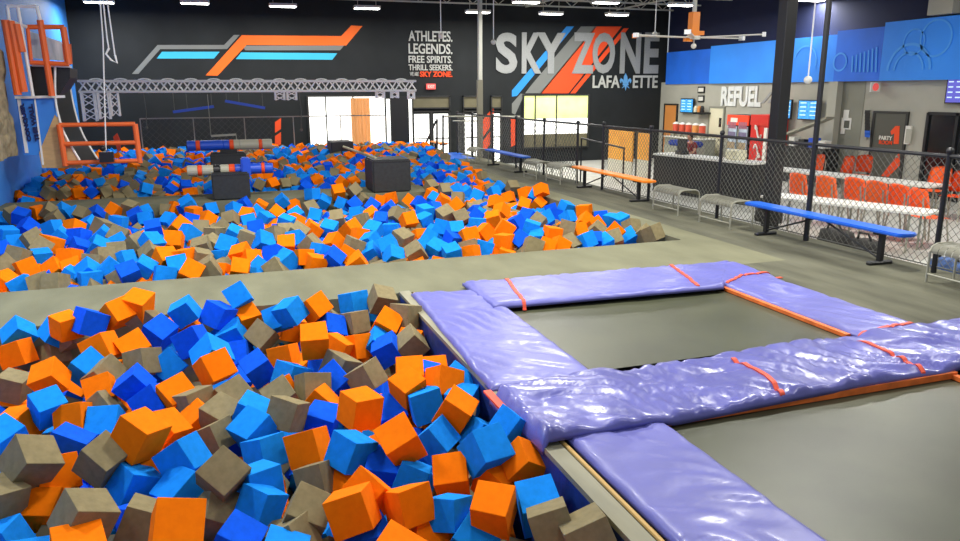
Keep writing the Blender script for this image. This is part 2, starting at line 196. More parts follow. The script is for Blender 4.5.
MID = "O,-3.321,16.199,-0.013,0.272,-0.643,-0.188,-0.691,0.218,39,212;O,-4.265,17.9,-0.115,0.687,0.637,0.234,-0.258,0.223,6,207;B,-3.852,17.9,-0.06,-0.351,0.681,-0.419,0.487,0.234,28,204;D,-3.564,15.932,-0.047,0.594,0.05,0.249,-0.763,0.244,21,217;G,-3.731,16.09,-0.027,0.037,0.389,-0.867,-0.309,0.24,13,215;G,-3.13,16.101,0.009,-0.499,-0.422,0.094,0.751,0.225,49,211;G,-3.012,15.883,-0.106,-0.765,0.591,0.05,0.252,0.226,54,218;B,-3.892,16.198,-0.139,-0.584,-0.43,0.175,-0.666,0.231,6,220;D,-3.071,14.037,0.031,0.01,0.831,0.42,0.365,0.239,28,228;B,-2.602,13.483,0.08,0.17,0.253,0.945,-0.116,0.227,53,229;B,-2.913,16.199,-0.018,-0.35,-0.048,-0.883,-0.308,0.228,63,211;B,-2.719,16.126,-0.09,-0.091,-0.731,0.528,-0.423,0.233,74,215;G,-2.553,15.991,-0.061,-0.324,0.799,0.41,0.296,0.22,82,214;D,-2.338,16.15,-0.096,0.09,-0.446,0.286,-0.843,0.23,96,214;O,-1.933,15.57,0.038,-0.107,0.817,0.472,-0.313,0.214,115,210;G,-1.664,15.608,0.054,-0.563,-0.491,0.628,-0.219,0.231,130,208;B,-1.696,13.929,0.043,-0.037,-0.977,0.188,0.095,0.234,118,223;D,-1.534,15.267,-0.061,0.467,0.444,0.298,0.704,0.247,137,217;B,-1.42,15.835,-0.083,-0.361,0.911,0.184,0.081,0.226,146,213;O,-2.208,12.943,0.146,-0.638,0.424,0.643,0.015,0.231,74,229;B,-2.1,13.609,0.074,0.207,0.579,-0.616,-0.492,0.24,89,226;G,-1.798,12.885,0.146,0.899,0.077,0.227,0.367,0.238,103,228;G,-1.477,11.88,0.186,-0.27,0.014,0.943,-0.195,0.234,117,235;D,-2.014,12.135,0.135,0.223,0.943,-0.247,0.019,0.236,79,238;B,-2.264,12.197,0.14,-0.666,0.24,0.287,-0.646,0.237,61,238;B,-3.055,12.695,0.145,-0.294,0.093,-0.089,0.947,0.231,7,235;B,-2.854,12.27,0.072,0.748,-0.155,-0.188,-0.617,0.23,17,244;G,-2.63,12.188,0.139,-0.323,-0.371,0.309,-0.814,0.241,32,240;O,-2.311,11.71,0.127,0.916,-0.011,0.169,0.365,0.24,51,245;G,-2.403,11.472,0.127,-0.82,-0.213,0.377,0.374,0.24,40,249;D,-1.964,11.728,0.046,0.621,0.503,-0.175,-0.575,0.232,79,249;B,-1.673,11.442,0.107,-0.199,0.199,0.51,0.813,0.221,99,247;B,-1.686,12.051,0.128,-0.395,0.028,0.917,0.036,0.252,103,238;G,-1.184,11.291,0.154,-0.439,0.774,0.437,-0.135,0.224,136,243;B,-1.43,11.593,0.114,0.223,0.944,0.064,0.235,0.22,119,243;G,-1.397,11.032,0.09,0.868,0.493,-0.004,0.053,0.234,117,253;B,-2.354,11.265,0.038,-0.661,0.342,0.519,0.42,0.221,42,258;G,-2.595,11.149,0.093,-0.524,0.816,-0.236,0.063,0.244,18,257;O,-1.933,10.761,0.111,0.458,0.279,-0.672,-0.51,0.228,69,258;O,-2.406,10.609,0.047,0.736,0.599,0.097,0.298,0.222,26,268;G,-2.65,10.66,0.056,0.35,0.499,0.789,0.082,0.242,5,268;O,-2.082,10.614,-0.005,-0.888,0.344,0.26,0.156,0.227,55,270;G,-1.643,10.563,0.057,-0.106,-0.007,0.562,-0.821,0.225,92,264;G,-1.535,10.77,0.091,0.286,-0.016,-0.209,-0.935,0.225,103,257;B,-1.652,10.281,0.011,0.026,-0.338,-0.242,0.909,0.238,89,272;O,-1.863,10.56,-0.005,-0.157,-0.019,-0.868,0.47,0.233,74,270;B,-1.864,10.324,-0.064,0.041,-0.444,0.04,0.894,0.238,71,279;G,-1.937,9.772,0.004,-0.295,0.472,-0.479,0.678,0.228,55,284;G,-2.132,9.879,-0.016,0.082,0.126,-0.209,-0.966,0.235,39,285;B,-2.348,9.975,-0.043,-0.576,0.179,0.112,-0.789,0.229,20,287;O,-2.526,10.102,-0.013,-0.675,-0.52,0.496,-0.164,0.23,6,283;B,-1.394,10.258,0.043,0.592,0.229,0.331,0.698,0.219,111,268;D,-1.133,9.761,0.063,0.486,-0.288,-0.742,0.36,0.226,129,274;B,-0.994,10.086,0.049,-0.095,0.876,-0.16,0.445,0.223,144,268;G,-1.235,9.965,-0.034,-0.748,-0.405,-0.308,-0.425,0.235,123,279;B,-1.303,10.811,0.014,-0.176,0.572,0.491,0.633,0.237,124,261;B,-1.608,10.049,-0.057,0.052,0.983,0.173,-0.017,0.244,91,281;D,-2.837,11.429,0.104,-0.178,0.745,0.296,-0.57,0.232,3,254;O,-0.648,17.9,-0.002,0.51,0.537,0.358,-0.568,0.25,191,194;B,-1.366,15.039,-0.074,0.74,-0.164,0.078,0.647,0.219,146,219;G,-1.064,16.199,-0.104,0.418,-0.626,-0.51,-0.417,0.226,167,210;O,-0.905,16.162,-0.07,0.536,0.096,0.252,0.8,0.227,175,208;D,-0.728,16.004,-0.094,-0.744,-0.11,0.099,0.651,0.238,184,210;B,-0.642,15.842,0.053,0.842,0.146,0.472,0.218,0.245,188,204;B,-0.246,16.15,-0.142,0.945,-0.242,-0.066,0.211,0.242,210,210;O,-0.548,15.63,-0.104,-0.274,0.283,-0.693,0.603,0.238,194,213;O,-0.279,14.311,-0.04,0.844,0.023,-0.435,0.313,0.232,207,220;D,-0.565,14.028,-0.011,0.277,-0.545,0.588,0.529,0.245,190,221;D,-1.051,12.696,0.099,0.534,-0.389,-0.654,0.369,0.234,154,230;B,-0.899,14.076,0.001,0.373,-0.102,-0.317,0.866,0.233,170,221;O,-0.672,12.752,0.111,0.409,-0.837,0.165,0.324,0.247,180,227;G,-0.353,12.504,0.087,0.037,-0.032,-0.877,-0.478,0.238,201,230;G,-0.145,11.757,0.118,0.013,-0.342,-0.938,0.052,0.234,215,235;B,-0.525,12.214,0.062,0.426,-0.224,-0.351,0.803,0.257,189,235;O,-0.698,11.481,0.122,-0.721,0.244,0.629,-0.159,0.236,174,241;G,0.115,14.19,-0.044,-0.224,0.062,-0.325,-0.917,0.235,231,220;G,-0.021,12.208,0.131,0.492,-0.792,-0.274,-0.236,0.219,223,229;D,0.407,16.15,-0.062,0.324,-0.033,0.615,0.718,0.232,243,205;B,0.221,17.9,-0.169,-0.2,-0.263,-0.789,0.518,0.241,232,199;G,0.466,17.9,-0.097,0.53,0.162,0.285,0.782,0.233,243,196;B,0.213,15.818,-0.118,-0.304,-0.89,-0.321,0.113,0.244,234,210;O,0.719,15.834,-0.073,0.128,0.267,-0.105,0.949,0.225,260,207;B,0.621,15.443,-0.141,0.381,-0.038,-0.881,0.278,0.233,256,213;O,0.413,14.41,-0.027,-0.496,0.395,0.191,0.75,0.23,247,216;B,1.185,16.15,-0.025,0.741,-0.522,0.221,0.36,0.217,282,201;O,0.947,14.746,-0.073,-0.362,-0.007,0.857,-0.367,0.236,276,214;B,0.41,13.525,-0.005,0.969,-0.227,-0.089,0.033,0.234,249,222;B,0.708,13.863,-0.027,-0.038,0.895,-0.376,-0.236,0.225,266,220;D,0.481,12.44,0.045,0.043,-0.055,0.851,0.52,0.246,256,230;B,0.958,12.574,0.101,0.238,-0.568,0.084,0.783,0.227,286,223;B,0.128,11.638,0.121,0.954,0.154,0.214,-0.141,0.231,234,235;G,0.292,11.088,0.141,-0.705,-0.666,-0.039,0.242,0.24,247,240;G,0.867,11.495,0.126,-0.581,0.274,0.64,-0.422,0.235,286,233;G,0.678,11.082,0.17,-0.475,0.78,-0.196,0.356,0.234,275,236;B,0.51,10.925,0.117,-0.525,0.437,-0.724,0.097,0.242,264,243;O,0.781,10.499,0.138,-0.676,-0.21,0.66,0.251,0.234,286,245;D,0.586,10.057,0.1,-0.204,0.701,0.472,0.494,0.228,274,256;B,0.723,9.883,0.051,0.501,-0.101,-0.247,0.823,0.234,286,261;O,0.302,10.045,0.05,-0.713,-0.15,-0.395,0.56,0.228,252,261;O,0.185,10.218,0.11,0.938,0.195,-0.202,-0.204,0.224,242,255;B,0.01,10.654,0.15,-0.111,-0.521,0.266,0.803,0.237,227,246;B,-0.048,10.455,0.041,-0.308,0.318,-0.574,0.689,0.214,223,257;G,-0.186,11.145,0.083,0.126,-0.929,0.239,0.253,0.237,212,245;G,-0.324,10.337,0.074,0.818,0.16,-0.551,0.046,0.221,201,258;G,-0.317,10.911,0.111,0.104,-0.598,0.176,-0.775,0.228,202,247;O,-0.522,10.276,0.114,0.26,0.142,0.698,0.652,0.214,184,257;O,-0.746,10.279,0.106,-0.135,0.811,-0.485,-0.298,0.235,166,259;B,-0.602,10.092,0.025,-0.371,-0.925,-0.029,-0.071,0.236,178,268;G,-0.234,9.842,0.027,0.724,-0.635,-0.161,-0.216,0.247,208,269;O,-0.438,9.73,0.022,-0.622,0.042,-0.422,-0.658,0.239,191,273;B,-0.746,9.847,-0.026,-0.324,0.543,-0.574,-0.52,0.242,165,277;G,-0.015,10.247,-0.081,0.126,-0.386,-0.907,-0.109,0.244,227,269;O,0.139,9.73,0.01,0.381,0.624,-0.643,0.228,0.228,240,270;O,-0.108,10.013,-0.07,0.258,0.709,0.012,0.657,0.241,219,273;B,0.402,9.871,-0.043,0.83,0.053,0.419,0.365,0.234,261,270;G,0.578,9.73,-0.014,-0.804,-0.301,-0.35,-0.376,0.224,276,269;G,-0.975,10.973,0.056,0.751,-0.164,0.385,-0.511,0.233,151,254;B,-0.979,11.185,0.157,0.364,0.344,-0.071,0.863,0.243,151,244;B,1.81,16.15,0.097,-0.289,0.339,0.594,-0.669,0.239,312,194;D,2.332,17.9,-0.038,-0.106,0.475,-0.003,0.874,0.234,326,189;O,2.354,16.15,0.11,-0.274,-0.605,-0.296,-0.687,0.245,338,192;G,2.691,16.15,0.134,0.446,-0.003,-0.866,0.227,0.228,354,190;G,3.423,18.244,-0.151,-0.141,-0.135,-0.853,0.484,0.238,370,190;O,3.491,16.15,-0.085,0.685,-0.685,0.085,-0.232,0.236,391,198;G,4.399,17.978,-0.141,-0.373,-0.242,0.816,0.37,0.232,411,189;O,3.83,15.846,-0.102,0.682,0.619,0.118,-0.372,0.227,409,200;D,3.72,14.537,0.004,-0.925,0.026,0.37,-0.088,0.238,419,204;O,1.415,16.15,-0.138,0.226,0.83,0.505,-0.072,0.22,294,206;G,1.625,14.954,-0.036,0.214,0.016,0.388,-0.896,0.235,310,209;B,2.032,16.15,-0.091,0.924,0.261,0.266,-0.083,0.242,323,202;B,2.394,15.843,-0.107,-0.888,-0.045,-0.229,-0.397,0.232,343,204;D,2.549,15.378,-0.07,0.501,-0.806,-0.28,-0.146,0.245,354,205;G,2.842,16.15,-0.073,-0.01,0.876,-0.351,-0.33,0.23,361,199;D,2.709,14.217,0.047,0.164,0.332,0.216,0.903,0.234,372,207;O,3.245,16.15,-0.113,0.787,-0.112,-0.605,-0.031,0.224,380,200;O,2.51,13.204,0.051,0.319,-0.735,0.596,-0.04,0.217,372,215;B,1.243,13.755,0.023,0.791,-0.318,0.43,-0.296,0.229,297,216;B,1.604,14.059,-0.044,0.238,-0.611,0.485,-0.579,0.225,315,216;G,1.837,12.855,0.079,-0.629,-0.296,-0.152,0.702,0.227,337,219;B,2.262,13.29,0.069,0.19,-0.226,-0.523,0.799,0.227,358,214;G,2.154,12.237,0.126,-0.253,-0.076,-0.752,-0.603,0.218,362,221;D,2.438,12.118,0.128,0.877,-0.443,0.116,-0.143,0.218,381,221;G,2.875,12.885,0.079,-0.017,-0.876,-0.247,-0.414,0.233,396,215;O,2.872,11.981,0.124,0.71,0.301,0.35,-0.532,0.224,408,221;B,3.201,12.22,0.067,0.433,0.398,0.414,0.695,0.236,424,221;O,1.139,13.017,0.03,0.18,0.928,0.237,-0.225,0.241,295,222;O,1.269,11.598,0.123,-0.167,-0.683,0.662,0.258,0.243,312,231;B,1.52,11.59,0.122,0.613,0.336,0.715,0.004,0.226,329,230;O,1.824,11.36,0.142,-0.273,0.83,-0.33,-0.358,0.238,351,230;B,2.105,11.049,0.164,0.485,0.407,-0.756,0.164,0.228,373,231;B,2.416,11.252,0.109,-0.693,0.143,0.701,0.083,0.227,391,231;G,2.453,10.67,0.083,-0.194,-0.73,0.437,-0.489,0.238,402,239;O,2.748,10.787,0.055,0.675,0.455,-0.519,-0.262,0.236,419,238;G,2.474,9.936,0.021,0.057,0.695,0.619,0.36,0.23,416,253;G,1.014,11.249,0.157,-0.384,-0.326,0.338,0.795,0.24,298,234;B,0.961,11.026,0.091,-0.498,-0.455,-0.188,0.713,0.235,296,241;G,1.107,10.447,0.123,-0.234,0.367,-0.077,-0.897,0.236,310,246;O,1.451,10.545,0.12,-0.892,0.01,0.349,-0.289,0.221,334,243;O,1.529,9.924,0.055,0.586,-0.281,0.139,-0.748,0.231,347,256;G,1.693,10.365,0.085,0.975,0.009,0.208,0.074,0.234,354,247;D,1.307,9.752,0.057,-0.892,-0.263,-0.323,0.176,0.228,333,259;B,1.198,10.001,0.089,-0.442,0.743,-0.414,0.284,0.239,322,254;B,1.914,10.311,-0.013,0.208,-0.861,-0.019,0.463,0.224,371,253;B,1.967,10.564,0.094,0.408,-0.072,0.585,-0.697,0.228,371,242;B,2.154,10.186,0.087,0.493,-0.16,-0.361,-0.775,0.229,389,247;B,2.167,9.968,-0.015,-0.174,-0.72,-0.425,-0.52,0.226,394,257;O,1.897,10.985,0.104,0.778,-0.004,-0.606,0.162,0.226,360,236;O,1.091,9.757,0.011,0.45,0.403,0.63,-0.488,0.231,316,264;O,0.959,9.928,0.072,-0.352,0.589,-0.532,-0.496,0.211,304,258;O,1.616,9.73,-0.025,-0.651,0.247,-0.412,0.588,0.237,357,264;D,2.798,13.129,0.13,0.468,0.251,-0.211,-0.821,0.241,389,210;B,2.671,10.233,0.027,0.758,0.177,0.486,0.399,0.218,424,247;B,5.908,19.376,0.016,-0.441,0.182,-0.872,-0.108,0.23,453,175;D,5.539,17.117,0.016,0.867,0.21,0.452,0.013,0.229,466,185;O,5.887,17.177,-0.028,-0.028,-0.733,0.645,0.213,0.231,479,186;G,4.54,15.515,0.122,0.286,-0.675,0.613,0.293,0.228,445,190;O,4.326,15.789,-0.002,0.099,0.6,0.407,-0.681,0.237,432,195;G,4.407,16.15,0.134,0.681,0.349,-0.636,-0.099,0.227,431,187;B,5.328,17.793,-0.006,-0.468,0.158,-0.431,-0.755,0.227,450,183;B,4.786,15.438,0.12,-0.43,-0.047,0.318,0.844,0.236,457,190;B,4.298,15.543,-0.069,-0.684,-0.024,0.519,0.512,0.236,434,200;G,4.404,14.151,0.128,0.657,0.541,0.463,0.248,0.23,458,199;O,4.364,15.064,-0.048,0.516,0.397,-0.31,-0.693,0.24,443,201;B,4.982,14.657,0.09,0.61,-0.73,0.308,-0.007,0.24,477,196;B,5.006,15.471,0.065,-0.32,-0.712,0.506,0.366,0.222,466,192;B,6.203,16.622,-0.022,0.805,-0.414,-0.126,0.406,0.237,500,188;G,6.36,16.189,0.021,-0.197,0.662,0.232,-0.685,0.244,512,188;O,5.071,13.796,0.068,-0.386,-0.414,-0.744,-0.355,0.228,496,202;O,5.845,15.092,-0.047,-0.047,-0.41,0.882,-0.225,0.223,509,198;O,6.36,15.404,-0.01,0.531,-0.412,-0.712,-0.203,0.238,525,193;O,5.73,13.969,-0.045,0.359,-0.791,-0.41,-0.279,0.232,524,205;O,6.265,14.458,-0.121,-0.657,-0.07,-0.542,-0.519,0.23,538,204;B,6.274,14.683,0.025,-0.334,-0.053,0.484,-0.807,0.226,535,196;O,6.34,14.496,0.162,-0.676,-0.157,-0.498,0.52,0.233,541,190;G,3.578,12.194,0.141,-0.165,0.121,-0.947,-0.249,0.248,446,215;G,3.809,11.989,0.127,-0.341,-0.524,-0.087,-0.776,0.23,463,217;D,4.02,11.93,0.124,0.386,-0.004,0.898,-0.211,0.222,475,217;D,3.482,12.608,0.164,0.376,-0.765,0.132,-0.506,0.235,434,211;B,3.284,12.49,0.16,-0.061,-0.683,-0.219,0.694,0.235,425,213;B,3.261,11.33,0.098,-0.138,0.289,0.941,-0.112,0.228,442,227;B,3.327,10.852,0.117,-0.041,0.036,0.447,0.893,0.231,455,231;D,3.23,10.684,0.01,0.569,-0.205,-0.587,0.539,0.227,452,240;O,3.473,10.619,0.048,0.056,0.067,-0.243,-0.966,0.246,469,237;O,4.236,11.612,0.114,-0.026,-0.812,-0.545,-0.207,0.234,494,220;O,4.641,12.341,0.124,-0.318,-0.419,0.03,0.85,0.224,501,212;O,3.778,10.77,0.073,-0.309,-0.33,0.546,-0.706,0.227,485,233;O,3.887,10.218,0.024,0.462,-0.011,0.026,0.887,0.234,504,242;O,4.141,10.846,0.095,-0.215,0.781,0.554,-0.19,0.248,505,229;D,4.865,11.691,0.112,-0.313,0.318,0.024,0.895,0.227,527,217;D,4.457,11.173,0.11,-0.798,0.309,-0.513,-0.073,0.226,516,224;B,4.528,10.725,0.091,-0.779,0.145,0.58,0.188,0.241,531,229;B,4.57,10.528,-0.023,-0.14,0.309,0.773,-0.536,0.24,538,238;D,4.151,10.179,0.027,-0.356,0.093,-0.892,-0.262,0.233,522,241;G,4.149,9.75,0.013,-0.344,0.417,-0.699,-0.468,0.242,533,248;B,2.796,10.061,0.022,0.35,-0.179,-0.805,0.444,0.228,436,250;B,2.948,9.802,-0.004,-0.667,-0.053,0.169,-0.724,0.235,451,254;O,3.205,9.763,-0.015,-0.298,-0.265,0.744,0.535,0.228,470,254;G,3.281,9.993,-0,0.405,0.324,-0.734,-0.439,0.246,470,250;B,3.514,10.062,-0.03,0.806,-0.149,-0.568,-0.072,0.245,484,250;B,3.834,11.289,0.099,-0.052,-0.494,0.868,-0.022,0.24,477,225;G,4.931,11.37,0.08,-0.851,0.377,0.355,0.086,0.219,538,222;B,2.87,10.576,0.069,0.42,-0.03,-0.524,0.74,0.228,431,239;B,5.768,15.812,-0.012,0.502,-0.853,-0.139,0.04,0.22,494,192;O,4.322,13.953,0.031,-0.464,-0.116,0.595,-0.646,0.233,457,205;D,6.046,13.32,-0.061,0.589,-0.201,-0.782,-0.03,0.22,551,210;B,6.36,13.314,-0.041,0.58,0.79,0.199,-0.014,0.229,566,208;O,6.36,12.518,0.003,-0.391,-0.025,0.056,0.919,0.243,584,212;D,5.86,12.778,-0.077,0.058,-0.746,-0.643,0.163,0.234,554,215;B,5.855,12.17,-0.035,-0.285,-0.923,-0.257,-0.01,0.222,568,218;B,5.131,11.485,0.098,-0.655,-0.497,-0.196,0.535,0.229,547,219;O,5.835,11.439,0.017,-0.885,0.21,0.385,-0.161,0.232,585,222;G,5.059,10.539,0.09,0.187,0.519,-0.834,-0.022,0.243,567,229;O,4.73,10.369,0.054,0.557,-0.45,-0.456,0.528,0.237,552,235;O,5.37,10.744,0.005,-0.598,-0.374,0.636,0.314,0.218,579,231;O,5.886,11.197,-0.011,-0.241,-0.829,0.092,0.496,0.231,595,225;G,5.723,10.818,-0.03,0.031,-0.389,-0.423,-0.818,0.226,597,231;D,6.211,11.584,0.019,0.169,0.542,-0.803,0.185,0.23,601,219;B,6.288,11.362,0.018,0.37,0.33,0.579,0.648,0.218,611,221;B,6.348,11.15,0.032,0.667,-0.423,0.412,-0.454,0.233,621,222;O,5.8,10.348,0.032,0.071,-0.465,-0.632,-0.616,0.238,615,232;G,6.25,10.613,0.033,-0.313,0.506,0.394,-0.701,0.226,632,227;B,6.146,10.478,-0.118,-0.432,-0.111,0.87,0.211,0.244,630,238;B,5.057,9.895,0.018,-0.254,-0.764,0.004,0.593,0.232,585,241;D,5.261,9.992,-0.014,-0.356,0.713,0.027,-0.604,0.215,595,241;G,5.672,10.139,-0.04,-0.35,-0.911,0.192,-0.103,0.234,614,239;G,6.31,10.336,-0.044,-0.35,-0.287,0.318,-0.833,0.23,644,235;G,6.34,10.116,0.008,-0.564,-0.239,-0.61,-0.502,0.245,653,234;O,4.595,9.808,-0.016,-0.791,-0.555,-0.168,0.194,0.227,560,247;G,4.79,9.906,-0.022,-0.223,0.814,-0.469,-0.261,0.233,569,245;B,5.462,10.071,-0.085,0.158,-0.065,0.964,0.202,0.239,604,244;O,4.37,9.764,-0.006,-0.174,0.606,-0.537,0.561,0.224,547,248;G,-5.188,22.762,0.108,-0.144,-0.189,-0.724,0.647,0.234,11,175;G,-4.873,22.282,0.104,0.561,-0.168,0.256,-0.769,0.229,20,176;B,-5.257,22.98,0.212,-0.634,-0.447,-0.177,0.605,0.221,9,170;O,-4.569,19.933,0.045,0.606,-0.741,0.281,0.069,0.236,12,189;O,-4.317,20.264,0.05,-0.275,0.336,0.644,0.63,0.229,27,186;B,-4.614,22.855,0.2,0.223,0.908,0.22,-0.279,0.232,36,170;G,-4.526,22.168,0.142,0.093,0.585,-0.024,-0.805,0.224,34,175;B,-3.969,20.41,0.037,-0.563,-0.579,0.07,0.585,0.241,45,186;G,-3.622,19.081,0.015,0.811,-0.233,-0.353,0.404,0.231,51,193;B,-3.833,18.558,0.005,0.501,-0.502,0.511,0.486,0.223,35,197;O,-4.17,18.537,0.007,0.266,0.029,0.407,0.873,0.214,17,197;O,-3.973,21.164,0.144,0.284,-0.9,-0.206,-0.259,0.235,51,178;B,-4.302,22.554,0.197,-0.476,0.021,0.212,0.853,0.226,47,171;G,-4.03,22.246,0.196,-0.826,0.418,0.056,0.375,0.244,56,172;O,-3.767,21.963,0.193,-0.36,-0.646,-0.564,-0.366,0.236,66,172;G,-3.491,20.595,0.09,0.506,0.709,-0.489,-0.056,0.235,69,182;D,-3.502,20.383,0.001,-0.19,-0.321,-0.481,0.793,0.229,67,186;B,-3.397,21.65,0.17,0.13,-0.507,0.743,-0.416,0.23,80,174;B,-3.208,20.746,0.061,0.06,0.558,0.41,0.719,0.239,83,182;O,-3.125,19.019,0.018,-0.594,0.683,-0.179,0.385,0.233,75,192;O,-2.785,18.392,0.01,0.244,0.287,0.779,-0.501,0.23,88,195;B,-2.844,20.055,0.028,0.226,0.698,-0.317,0.601,0.247,95,186;O,-3.048,21.726,0.149,-0.429,0.744,0.072,-0.507,0.229,95,174;G,-2.578,20.734,0.055,-0.479,-0.798,-0.297,-0.212,0.225,111,181;O,-2.546,21.612,0.08,-0.248,0.307,0.914,0.098,0.232,116,176;G,-2.488,19.048,0.02,0.25,0.209,-0.772,0.546,0.232,106,190;O,-2.265,18.503,0.023,-0.763,-0.426,0.366,-0.32,0.244,114,193;G,-2.009,18.172,0.035,0.383,0.087,0.524,0.756,0.238,125,193;G,-2.277,20.202,0.043,0.164,-0.254,0.701,-0.646,0.229,122,183;B,-2.26,21.905,0.059,0.548,0.554,-0.6,-0.182,0.233,130,175;B,-2.28,23.09,0.156,-0.936,0.268,-0.186,0.134,0.215,133,168;O,-1.953,23.265,0.15,0.469,-0.411,0.778,0.079,0.229,146,167;D,-1.866,19.509,0.066,-0.644,0.688,0.205,0.265,0.225,138,185;G,-1.895,21.127,0.044,0.896,0.157,0.363,-0.2,0.217,142,179;O,-1.619,18.461,0.033,0.131,0.322,-0.762,0.546,0.232,145,191;B,-2.571,22.846,0.168,0.531,-0.293,-0.795,0.016,0.225,120,168;G,-1.943,19.313,-0.019,-0.598,-0.759,-0.222,-0.131,0.241,134,190;B,-1.668,22.651,0.329,0.679,-0.31,0.331,-0.577,0.244,155,162;B,-0.896,22.401,0.324,-0.15,0.185,-0.669,0.704,0.226,185,162;B,-1.191,23.589,0.053,-0.691,-0.381,0.472,0.394,0.239,176,168;G,-1.503,23.588,0.087,-0.353,-0.119,-0.171,0.912,0.228,164,168;B,-1.71,21.977,0.034,0.247,0.173,-0.927,-0.223,0.233,152,175;O,-1.508,19.571,0.066,-0.004,-0.528,-0.218,-0.821,0.223,154,184;B,-1.105,20.205,0.035,-0.598,0.793,-0.113,-0.04,0.229,174,182;D,-0.773,20.06,0.037,0.163,0.394,-0.44,-0.79,0.24,188,182;O,-0.52,19.342,0.067,0.801,-0.233,-0.529,-0.155,0.224,198,183;D,-1.078,18.174,0.047,0.282,-0.446,-0.01,0.849,0.227,170,191;G,-1.422,18.678,0.002,0.484,0.617,-0.487,0.385,0.243,156,191;O,-0.255,18.482,0.025,0.752,0.355,-0.535,0.148,0.229,210,189;B,-0.467,18.863,-0.01,-0.655,0.27,-0.112,-0.697,0.231,200,189;G,-0.352,20.171,0.047,0.194,0.911,-0.061,0.36,0.225,206,180;B,0.988,23.472,0.215,0.086,0.986,-0.094,0.111,0.238,254,160;O,1.271,24.084,0.226,-0.085,-0.265,0.247,-0.928,0.251,263,158;B,1.363,22.375,0.205,0.652,0.554,0.42,-0.301,0.221,270,164;B,1.812,23.049,0.246,-0.472,-0.808,-0.195,0.294,0.243,284,160;B,0.847,18.935,0.017,-0.29,-0.454,-0.459,-0.707,0.233,258,185;G,1.289,19.266,-0.021,0.53,0.305,-0.788,0.072,0.23,276,184;O,1.049,20.508,0.034,0.857,0.069,-0.079,0.504,0.232,263,177;B,1.359,20.116,0.062,-0.114,-0.625,0.364,0.681,0.223,276,177;O,1.519,18.85,0.016,0.299,0.462,-0.332,0.766,0.226,287,184;O,1.617,20.904,0.012,-0.554,-0.376,0.545,0.505,0.226,284,175;G,1.61,20.712,0.156,-0.785,0.039,-0.278,0.552,0.231,284,171;B,2.106,23.961,0.299,0.647,0.156,-0.676,-0.316,0.226,291,155;O,2.163,22.636,0.178,0.519,-0.493,-0.649,0.257,0.246,298,163;G,2.576,22.892,0.303,-0.927,0.269,0.25,0.083,0.222,311,157;B,3.602,23.529,0.085,-0.61,-0.31,-0.574,0.45,0.219,342,162;O,2.805,22.514,0.102,0.254,-0.504,0.791,-0.237,0.225,320,165;O,3.224,20.942,0.047,-0.303,0.087,0.772,0.552,0.224,343,172;O,3.748,21.508,0.035,-0.269,-0.14,0.95,0.079,0.218,359,169;O,3.312,19.878,0.033,-0.691,-0.591,-0.203,-0.362,0.233,353,176;O,4.297,22.729,0.031,-0.407,-0.34,0.618,-0.58,0.233,370,165;B,1.798,22.38,0.15,-0.737,0.467,0.012,-0.489,0.228,285,165;G,2.531,22.603,0.104,0.488,-0.077,-0.539,0.683,0.224,311,165;O,1.855,20.775,0.086,-0.261,0.594,0.109,-0.753,0.226,293,173;B,2.15,21.381,0.106,0.071,0.118,0.228,0.964,0.24,302,169;B,2.677,21.557,0.039,0.415,0.534,-0.208,-0.706,0.226,320,170;B,2.199,19.339,0.022,-0.693,-0.085,-0.306,-0.648,0.225,313,180;O,2.588,19.785,0.043,0.324,-0.357,0.625,-0.614,0.237,326,177;B,3.475,18.899,0.016,-0.508,-0.486,0.641,-0.306,0.227,366,180;B,2.931,19.104,0.017,-0.943,-0.124,-0.043,-0.306,0.25,343,180;B,3.961,23.463,0.045,-0.273,-0.574,-0.676,0.373,0.232,354,163;B,5.804,22.487,0.199,0.008,-0.083,-0.803,0.59,0.25,420,158;B,5.386,21.392,0.112,-0.708,-0.519,-0.379,-0.294,0.24,416,165;B,5.679,21.024,0.103,0.167,0.73,-0.467,0.471,0.235,429,166;O,5.996,20.879,0.105,0.735,0.367,-0.563,-0.092,0.221,441,166;B,6.265,20.796,0.103,-0.794,-0.408,-0.249,0.375,0.242,451,166;O,6.36,19.761,0.163,-0.131,0.717,-0.302,0.614,0.211,465,167;B,4.631,18.655,0.022,0.193,-0.21,0.358,0.889,0.231,413,179;B,4.898,18.583,0.019,-0.763,-0.309,-0.34,0.454,0.228,424,179;B,5.235,20.316,0.032,0.478,-0.221,-0.371,0.765,0.242,420,172;G,5.546,19.43,0.019,0.659,0.122,0.582,-0.46,0.234,440,175;B,6.06,18.742,0.011,-0.554,-0.064,0.095,0.825,0.24,466,177;B,2.597,18.691,0.022,0.442,-0.359,0.738,-0.364,0.224,333,183;D,1.865,18.04,-0.004,-0.62,0.529,0.025,0.578,0.241,305,188;B,5.444,22.414,0.184,-0.72,0.06,0.55,0.419,0.234,409,160"
